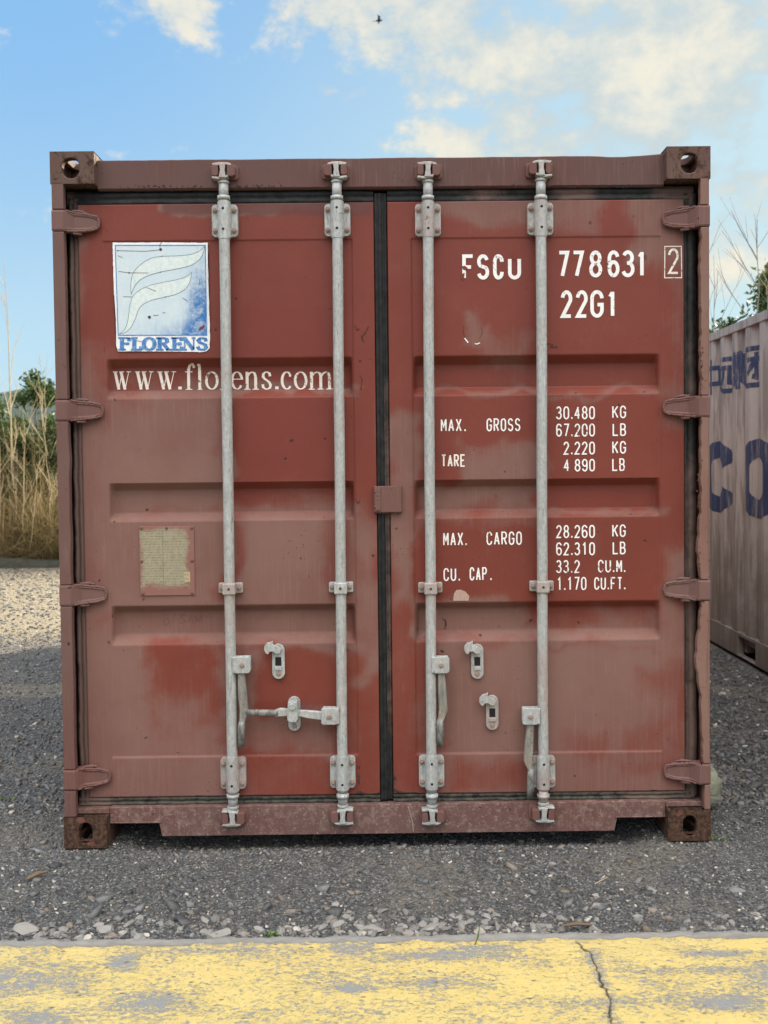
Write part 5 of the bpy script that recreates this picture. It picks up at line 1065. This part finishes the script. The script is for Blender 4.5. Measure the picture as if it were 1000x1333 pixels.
# ------------------------------------------------------------------ sticker
def logo_mat(kind):
    m, t = new_mat('sticker_'+kind, rough=.45, spec=.35); P = t.pos(); xyz = t.n('SeparateXYZ', Vector=P).outputs
    n = t.noise(P, 70, 6, .75); st = t.noise(t.vm('MULTIPLY', P, (1, 1, .12)), 120, 5, .7)
    if kind == 'white': c = t.mix(t.mr(n, .4, .7), (.80, .82, .82), (.66, .69, .70))
    elif kind == 'panel':    # printed blue that has bleached everywhere but the lower right edge
        gx_ = t.mr(xyz[0], -.80, -.700, 0, 1, False); gz_ = t.mr(xyz[2], 2.0, 1.905, 0, 1, False)
        lo = t.m('ADD', t.m('MULTIPLY', t.m('POWER', gx_, 2.4), t.mr(xyz[2], 2.27, 1.98, .15, .85)), t.m('MULTIPLY', t.m('POWER', gz_, 1.5), t.mr(xyz[0], -1.0, -.72, .15, .75)))
        k = t.m('ADD', t.m('MULTIPLY', lo, 1.15), t.m('MULTIPLY', t.m('SUBTRACT', t.m('ADD', t.m('MULTIPLY', t.noise(P, 12, 7, .8), .6), t.m('MULTIPLY', st, .4)), .5), 1.3))
        c = t.mix(t.mr(k, .0, .95), (.52, .63, .69), (.035, .16, .42)); c = t.mix(t.mr(t.noise(P, 26, 8, .8), .45, .65, 0, .55), c, (.64, .70, .70))
        c = t.mix(t.mr(xyz[0], -.95, -1.05, 0, .6), c, (.66, .72, .70))
    elif kind == 'feather': c = t.mix(t.mr(n, .35, .65), (.68, .74, .71), (.55, .65, .66)); c = t.mix(t.mr(st, .5, .7, 0, .5), c, (.40, .53, .62))
    elif kind == 'blue': c = t.mix(t.mr(t.m('ADD', n, t.m('MULTIPLY', st, .3)), .55, .85), (.03, .15, .42), (.20, .36, .58))
    else: c = t.mix(n, (.05, .09, .14), (.16, .24, .30))
    t.L.new(c, t.b.inputs['Base Color']); return m
for k in ('white', 'panel', 'feather', 'blue', 'line'): M['lg_'+k] = logo_mat(k)
def L5(x, y): return face(100+x/5, 300+y/5, .0635)
def sheet(pts, e, mat, name, parent, rag=0):
    rnd = random.Random(3); Q = []
    for (a, b), (c, d) in zip(pts, pts[1:]+pts[:1]):
        n = max(1, int(math.hypot(c-a, d-b)/12)) if rag else 1
        for i in range(n): f = i/n; Q.append((a+(c-a)*f+rnd.uniform(-rag, rag), b+(d-b)*f+rnd.uniform(-rag, rag)))
    P = [L5(*p) for p in Q]
    bm = bmesh.new(); vs = [bm.verts.new((x, -e, z)) for x, z in P]; f = bm.faces.new(vs); bmesh.ops.triangulate(bm, faces=[f], ngon_method='EAR_CLIP')
    me = bpy.data.meshes.new(name); bm.to_mesh(me); bm.free()
    m_ = MB(); m_.add([v.co[:] for v in me.vertices], [tuple(p.vertices) for p in me.polygons]); A = np.array(m_.v)
    return m_
def flat(m_, name, mat, parent, base=.0605):     # stickers bridge the dents; keep one plane
    m_.v = [(x, base+y, z) for x, y, z in m_.v]; return m_.build(name, mat, parent)
SB = .0600
st_ = flat(sheet([(235, 80), (540, 79), (855, 82), (858, 300), (862, 400), (864, 520), (868, 620), (868, 700), (866, 765), (845, 787), (800, 792), (700, 790), (500, 788), (270, 788), (258, 740), (257, 600), (248, 500), (244, 400), (240, 300), (238, 180)][::-1], 0, None, 'sticker', dl, 1.6), 'sticker', M['lg_white'], dl, SB)
st_['label'] = 'peeling blue and white sticker with feather emblem and the word FLORENS'
flat(sheet([(253, 98), (838, 98), (848, 683), (272, 683)][::-1], .0003, None, 'p', st_), 'emblem_panel', M['lg_panel'], st_, SB)
def cr(pts, n=6):     # smooth curve through points
    P = [Vector(p) for p in pts]; o = []
    for i in range(len(P)-1):
        a, b, c, d = P[max(i-1, 0)], P[i], P[i+1], P[min(i+2, len(P)-1)]
        for k in range(n): s = k/n; o.append(tuple(.5*((2*b)+(c-a)*s+(2*a-5*b+4*c-d)*s*s+(3*b-a-3*c+d)*s**3)))
    return o+[tuple(P[-1])]
f1u = cr([(835, 105), (800, 135), (740, 158), (650, 167), (555, 170), (480, 185), (410, 230), (370, 280), (355, 345), (356, 416)]); f1l = cr([(356, 416), (374, 375), (400, 337), (450, 302), (545, 272), (650, 252), (740, 230), (790, 200), (820, 160), (835, 105)])
f2u = cr([(750, 272), (720, 300), (660, 320), (560, 340), (480, 358), (420, 385), (372, 425), (350, 480), (342, 540), (332, 600), (312, 648), (277, 676)]); f2l = cr([(277, 676), (320, 663), (355, 630), (385, 570), (410, 505), (450, 472), (500, 452), (575, 435), (650, 415), (710, 380), (740, 330), (750, 272)])
for u_, l_ in ((f1u, f1l), (f2u, f2l)):
    flat(sheet((u_+l_[1:-1]), .0006, None, 'f', st_), 'feather', M['lg_feather'], st_, SB)
    mb = MB(); strokes(mb, [[L5(*p) for p in u_], [L5(*p) for p in l_]], pen(.0008, .0008), 0); mb.v = [(x, SB-.0009+y*.3, z) for x, y, z in mb.v]; mb.build('feather_outline', M['lg_line'], st_)
def onst(polys, hw, name, mat):
    mb = MB(); strokes(mb, [[L5(*p) for p in pl] for pl in polys], hw, 0); mb.v = [(x, SB-.0010+y*.3, z) for x, y, z in mb.v]; return mb.build(name, mat, st_)
onst([[(253, 98), (838, 98), (848, 683), (272, 683), (253, 98)]], pen(.0016, .0016), 'border_line', M['lg_blue'])
onst([[(270, 133), (450, 137), (545, 127)], [(545, 125), (542, 95), (556, 78)], [(268, 165), (300, 178)], [(275, 268), (345, 277), (470, 278)], [(305, 432), (362, 434)], [(455, 372), (520, 398)], [(800, 318), (803, 360)], [(690, 440), (725, 462)], [(500, 555), (535, 552)], [(560, 540), (578, 533)], [(385, 718), (430, 724)]], pen(.0008, .0008), 'crack', M['mark'])
mb = MB(); 
for cx_, cy_, rr in ((548, 126, 9), (268, 133, 4), (475, 566, 10), (343, 278, 5), (557, 170, 4), (577, 434, 4), (545, 273, 4), (540, 760, 6)):
    x, z = L5(cx_, cy_); mb.add([(x+rr*.00058*(1+.4*math.sin(k*2.3))*math.cos(k*PI/4), SB-.0014, z+rr*.00058*math.sin(k*PI/4)) for k in range(8)], [tuple(range(8))])
mb.build('nick', M['mark'], st_)
flat(sheet([(792, 652), (806, 630), (832, 616), (836, 624), (822, 642)], .0011, None, 'c', st_), 'torn_patch', M['red_logo_chip'], st_, SB)
# FLORENS in fat slab serifs
def slab(ch, x0, x1, yt=698, yb=780):
    w = x1-x0; h = yb-yt; X = lambda u: x0+u*w; Y_ = lambda v: yb-v*h; T = []; Hh = []
    S_ = lambda u0, u1, v: Hh.append([(X(u0), Y_(v)), (X(u1), Y_(v))])
    V_ = lambda u: T.append([(X(u), Y_(.03)), (X(u), Y_(.97))])
    if ch == 'F': V_(.3); S_(0, .95, .96); S_(0, .62, .04); S_(.3, .75, .52); T.append([(X(.90), Y_(.97)), (X(.90), Y_(.72))]); T.append([(X(.74), Y_(.62)), (X(.74), Y_(.42))])
    if ch == 'L': V_(.3); S_(0, .6, .96); S_(0, .97, .04); T.append([(X(.92), Y_(.03)), (X(.92), Y_(.30))])
    if ch == 'E': V_(.3); S_(0, .95, .96); S_(0, .97, .04); S_(.3, .72, .5); T.append([(X(.90), Y_(.97)), (X(.90), Y_(.74))]); T.append([(X(.92), Y_(.03)), (X(.92), Y_(.28))]); T.append([(X(.74), Y_(.62)), (X(.74), Y_(.38))])
    if ch == 'O': T.append([(X(.5)+.40*w*math.cos(math.radians(a)), Y_(.5)-.46*h*math.sin(math.radians(a))) for a in range(90, 451, 15)])
    if ch == 'R': V_(.26); S_(0, .55, .96); S_(0, .52, .04); T.append([(X(.26), Y_(.96)), (X(.58), Y_(.95)), (X(.76), Y_(.86)), (X(.78), Y_(.70)), (X(.62), Y_(.54)), (X(.28), Y_(.52))]); T.append([(X(.52), Y_(.52)), (X(.84), Y_(.04))]); S_(.70, 1.02, .04)
    if ch == 'N': Hh.append([(X(.17), Y_(.03)), (X(.17), Y_(.97))]); Hh.append([(X(.86), Y_(.03)), (X(.86), Y_(.97))]); T.append([(X(.16), Y_(.97)), (X(.84), Y_(.04))]); S_(0, .30, .96); S_(0, .34, .04); S_(.70, 1.0, .96)
    if ch == 'S': T.append([(X(.5)+w*a, Y_(b)) for a, b in [(.34, .70), (.28, .88), (.06, .96), (-.18, .92), (-.30, .78), (-.20, .62), (.06, .52), (.28, .40), (.34, .22), (.20, .06), (-.06, .03), (-.28, .12), (-.36, .30)]])
    return T, Hh
T = []; Hh = []
for ch, a, b in [('F', 273, 352), ('L', 355, 428), ('O', 430, 518), ('R', 518, 612), ('E', 614, 692), ('N', 690, 775), ('S', 778, 856)]:
    p_, q_ = slab(ch, a, b); T += p_; Hh += q_
mb = MB(); strokes(mb, [[L5(*p) for p in pl] for pl in T], pen(.0078, .0034), 0); strokes(mb, [[L5(*p) for p in pl] for pl in Hh], pen(.0026, .0034), 0); mb.v = [(x, SB-.0010+y, z) for x, y, z in mb.v]; mb.build('sticker_lettering', M['lg_blue'], st_)
# ------------------------------------------------------------------ data plate
m, t = new_mat('etched_plate', rough=.5, metal=.1); P = t.pos(); xyz = t.n('SeparateXYZ', Vector=P).outputs
c = t.mix(t.noise(P, 40, 6, .7), (.22, .20, .13), (.40, .36, .26)); c = t.mix(t.mr(t.noise(t.vm('MULTIPLY', P, (1, 1, 3)), 85, 5, .8), .58, .66, 0, .5), c, (.13, .11, .08))
ex_ = t.m('ABSOLUTE', t.m('ADD', xyz[0], .8385)); ez_ = t.m('ABSOLUTE', t.m('SUBTRACT', xyz[2], 1.0765))
rows = t.m('MULTIPLY', t.mr(t.m('SINE', t.m('MULTIPLY', xyz[2], 620.)), .0, .6), t.mr(t.noise(t.vm('MULTIPLY', P, (1, 1, .3)), 170, 3, .7), .46, .56)); c = t.mix(t.m('MULTIPLY', rows, .55), c, (.10, .085, .06)); c = t.mix(t.mr(t.m('ABSOLUTE', t.m('ADD', xyz[0], .8425)), .0016, .0008, 0, .5), c, (.12, .10, .07))
ed = t.m('MAXIMUM', t.m('MULTIPLY', ex_, 1/.098), t.m('MULTIPLY', t.m('ADD', ez_, t.mr(xyz[2], 1.06, .98, 0, .022)), 1/.132)); ed = t.m('ADD', ed, t.m('MULTIPLY', t.m('SUBTRACT', t.noise(P, 14, 5, .7), .5), .7))
c = t.mix(t.mr(ed, .78, 1.0), c, (.24, .115, .095)); t.L.new(c, t.b.inputs['Base Color']); t.L.new(t.bump(t.noise(P, 120, 4), .4, .002), t.b.inputs['Normal']); M['plate'] = m
xa, zb = face(183, 775.5, .06); xb, zt = face(252.5, 684.5, .06)
mb = MB(); mb.box((xa, .0585, zb), (xb, .0640, zt)); pl_ = mb.build('data_plate', M['plate'], dl, bevel=.0012, label='small etched metal data plate half covered by overspray')
xc_, zc_ = (xa+xb)/2, (zb+zt)/2
mb = MB()
for x, z in ((xa+.008, zt-.007), (xc_, zt-.007), (xb-.008, zt-.007), (xa+.008, zc_), (xb-.008, zc_), (xa+.010, zb+.009), (xb-.010, zb+.009)): mb.tube([(x, .059, z), (x, .0555, z), (x, .0540, z)], [.0062, .0058, .003], 10)
mb.build('rivet', M['hinge'], pl_)
mb = MB(); M['ink'], t = new_mat('ink', color=(.08, .06, .03)); rnd = random.Random(8)
for k in range(4):
    x, z = face(240.5, 749+k*5.6, .0585)
    for j in range(4): strokes(mb, [[(x+j*.0042, z), (x+j*.0042+.001, z+.005), (x+j*.0042+.0026, z+.0025+rnd.uniform(-.0015, .0015))]], pen(.0004, .0004), .0583)
mb.build('plate_stamp', M['ink'], pl_)
m, t = new_mat('paper_tag', color=(.40, .33, .20), rough=.8); mb = MB(); x0, z0 = face(240, 751, .0584); x1, z1 = face(247.5, 744.5, .0584); 
for k in range(2): mb.add([(x0, .0584, z0-k*.0190), (x1, .0584, z0-k*.0190), (x1, .0584, z1-k*.0190), (x0, .0584, z1-k*.0190)], [(0, 1, 2, 3)])
mb.build('paper_tag', m, pl_)
# ------------------------------------------------------------------ scratches, chips and scrawls
def marks(name, lines, hw, side, mat, wob=1.2, seed=1):
    rnd = random.Random(seed); mb = MB()
    for pl in lines:
        P = [(a+rnd.uniform(-wob, wob)*.4, b+rnd.uniform(-wob, wob)*.4) for a, b in pl]; strokes(mb, [[face(*p, .0635) for p in cr(P, 5)]], lambda nx, ny: hw*rnd.uniform(.5, 1.4), 0)
    return lay(mb, side).build(name, mat, dl if side == 'L' else dr)
for k_, l_ in enumerate([[[(463, 424), (465, 430), (468, 428)]], [[(471, 440), (475, 434), (480, 425)], [(472, 444), (471, 437), (474, 446)]], [[(469, 489), (471, 495), (470, 508)]], [[(464, 650), (466, 655), (469, 652)]]]): marks('paint_chip', l_, .0022, 'L', M['mark'])
0 and marks('chip', [[(463, 424), (465, 430), (468, 428)], [(471, 440), (475, 434), (480, 425)], [(472, 444), (471, 437), (474, 446)], [(469, 489), (471, 495), (470, 508)], [(464, 650), (466, 655), (469, 652)]], .0022, 'L', M['mark'])
marks('chip', [[(713, 447), (720, 449), (717, 452), (726, 451)], [(577, 807), (581, 812), (580, 821)], [(580, 809), (582, 817)]], .0020, 'R', M['mark'])
marks('scrawl', [[(213, 806), (218, 811), (212, 816), (210, 808)], [(225, 801), (218, 820)], [(240, 803), (232, 803), (238, 811), (230, 814)], [(243, 812), (247, 803), (248, 813)], [(251, 813), (252, 804), (255, 811), (259, 803), (260, 812)]], .0011, 'L', M['scrawl'], .5)
marks('scrape', [[(533, 1049), (536, 1058), (538, 1082)]], .0016, 'R', M['scrape']) if 0 else None
mb = MB(); strokes(mb, [[face(*p, .0395) for p in cr([(531, 1049), (534, 1058), (537, 1070), (538.5, 1083)], 5)]], pen(.0012, .0012), .0393); mb.build('scratch', M['scrape'], sill)
marks('scrape', [[(605, 440), (607, 443), (609.5, 446)], [(618, 447), (621, 448), (625, 446)]], .0024, 'R', M['white'], .5)
marks('scrawl', [[(604, 425), (603, 432), (606, 440)], [(626, 426), (628, 433), (624, 441)]], .0010, 'R', M['mark'], .5)
mb = MB(); P = [face(*p, .0635) for p in [(590, 782), (591, 773), (594, 768), (600, 767.5), (606, 770), (611, 776), (610, 782)]]; mb.add([(x, -.0002, z) for x, z in P], [tuple(range(len(P)))]); lay(mb, 'R', .0018).build('paint_scab', M['scrape'], dr)
for P_ in ([(601, 347), (605, 346), (609, 349), (607, 352), (603, 351)], [(601, 357), (605, 355), (604, 364), (601, 364)], [(667, 331), (672, 330), (671, 338), (668, 338)], [(838, 333), (841, 331), (842, 336), (839, 338)]):
    mb = MB(); mb.add([(x, -.0002, z) for x, z in [face(*p, .0635) for p in P_]], [tuple(range(len(P_)))]); lay(mb, 'R', .0024).build('paint_chip', M['door'], dr)
rnd = random.Random(21); mb = MB()
for i in range(90):
    yy_ = rnd.choice([rnd.gauss(618, 9), rnd.gauss(652, 7), rnd.gauss(745, 12), rnd.gauss(990, 6), rnd.gauss(480, 14), rnd.uniform(300, 980)]); xx_ = {True: 913.0, False: 909.5}[yy_ < 600 or yy_ > 930]+rnd.uniform(-1.8, 2.5)
    x, z = face(xx_, yy_, -.001); r_ = rnd.uniform(.0012, .0042); mb.add([(x+r_*rnd.uniform(.5, 1.3)*math.cos(k*1.05), -.0012, z+r_*rnd.uniform(.5, 1.6)*math.sin(k*1.05)) for k in range(6)], [tuple(range(6))])
mb.build('rust_flake', M['mark'], c1)['kind'] = 'stuff'
# flaked paint along the underside of the header and on the keepers
rnd = random.Random(12); mb = MB()
for i in range(120):
    a = rnd.choice([rnd.uniform(160, 260), rnd.uniform(305, 385), rnd.uniform(700, 850), rnd.uniform(150, 860)]); x, z = face(a, 243.5+rnd.uniform(-2.5, .5), .043); r_ = rnd.uniform(.0012, .004)
    mb.add([(x+r_*rnd.uniform(.5, 1.6)*math.cos(k*1.05), .0436, z+r_*rnd.uniform(.4, 1.2)*math.sin(k*1.05)) for k in range(6)], [tuple(range(6))])
mb.build('flaked_edge', M['rubber'], head)['kind'] = 'stuff'
x, z = face(337, 244, .043); mb = MB(); mb.tube([(x, .0434, z), (x, .0425, z)], .006, 10); mb.build('drain_hole', M['slot'], head)
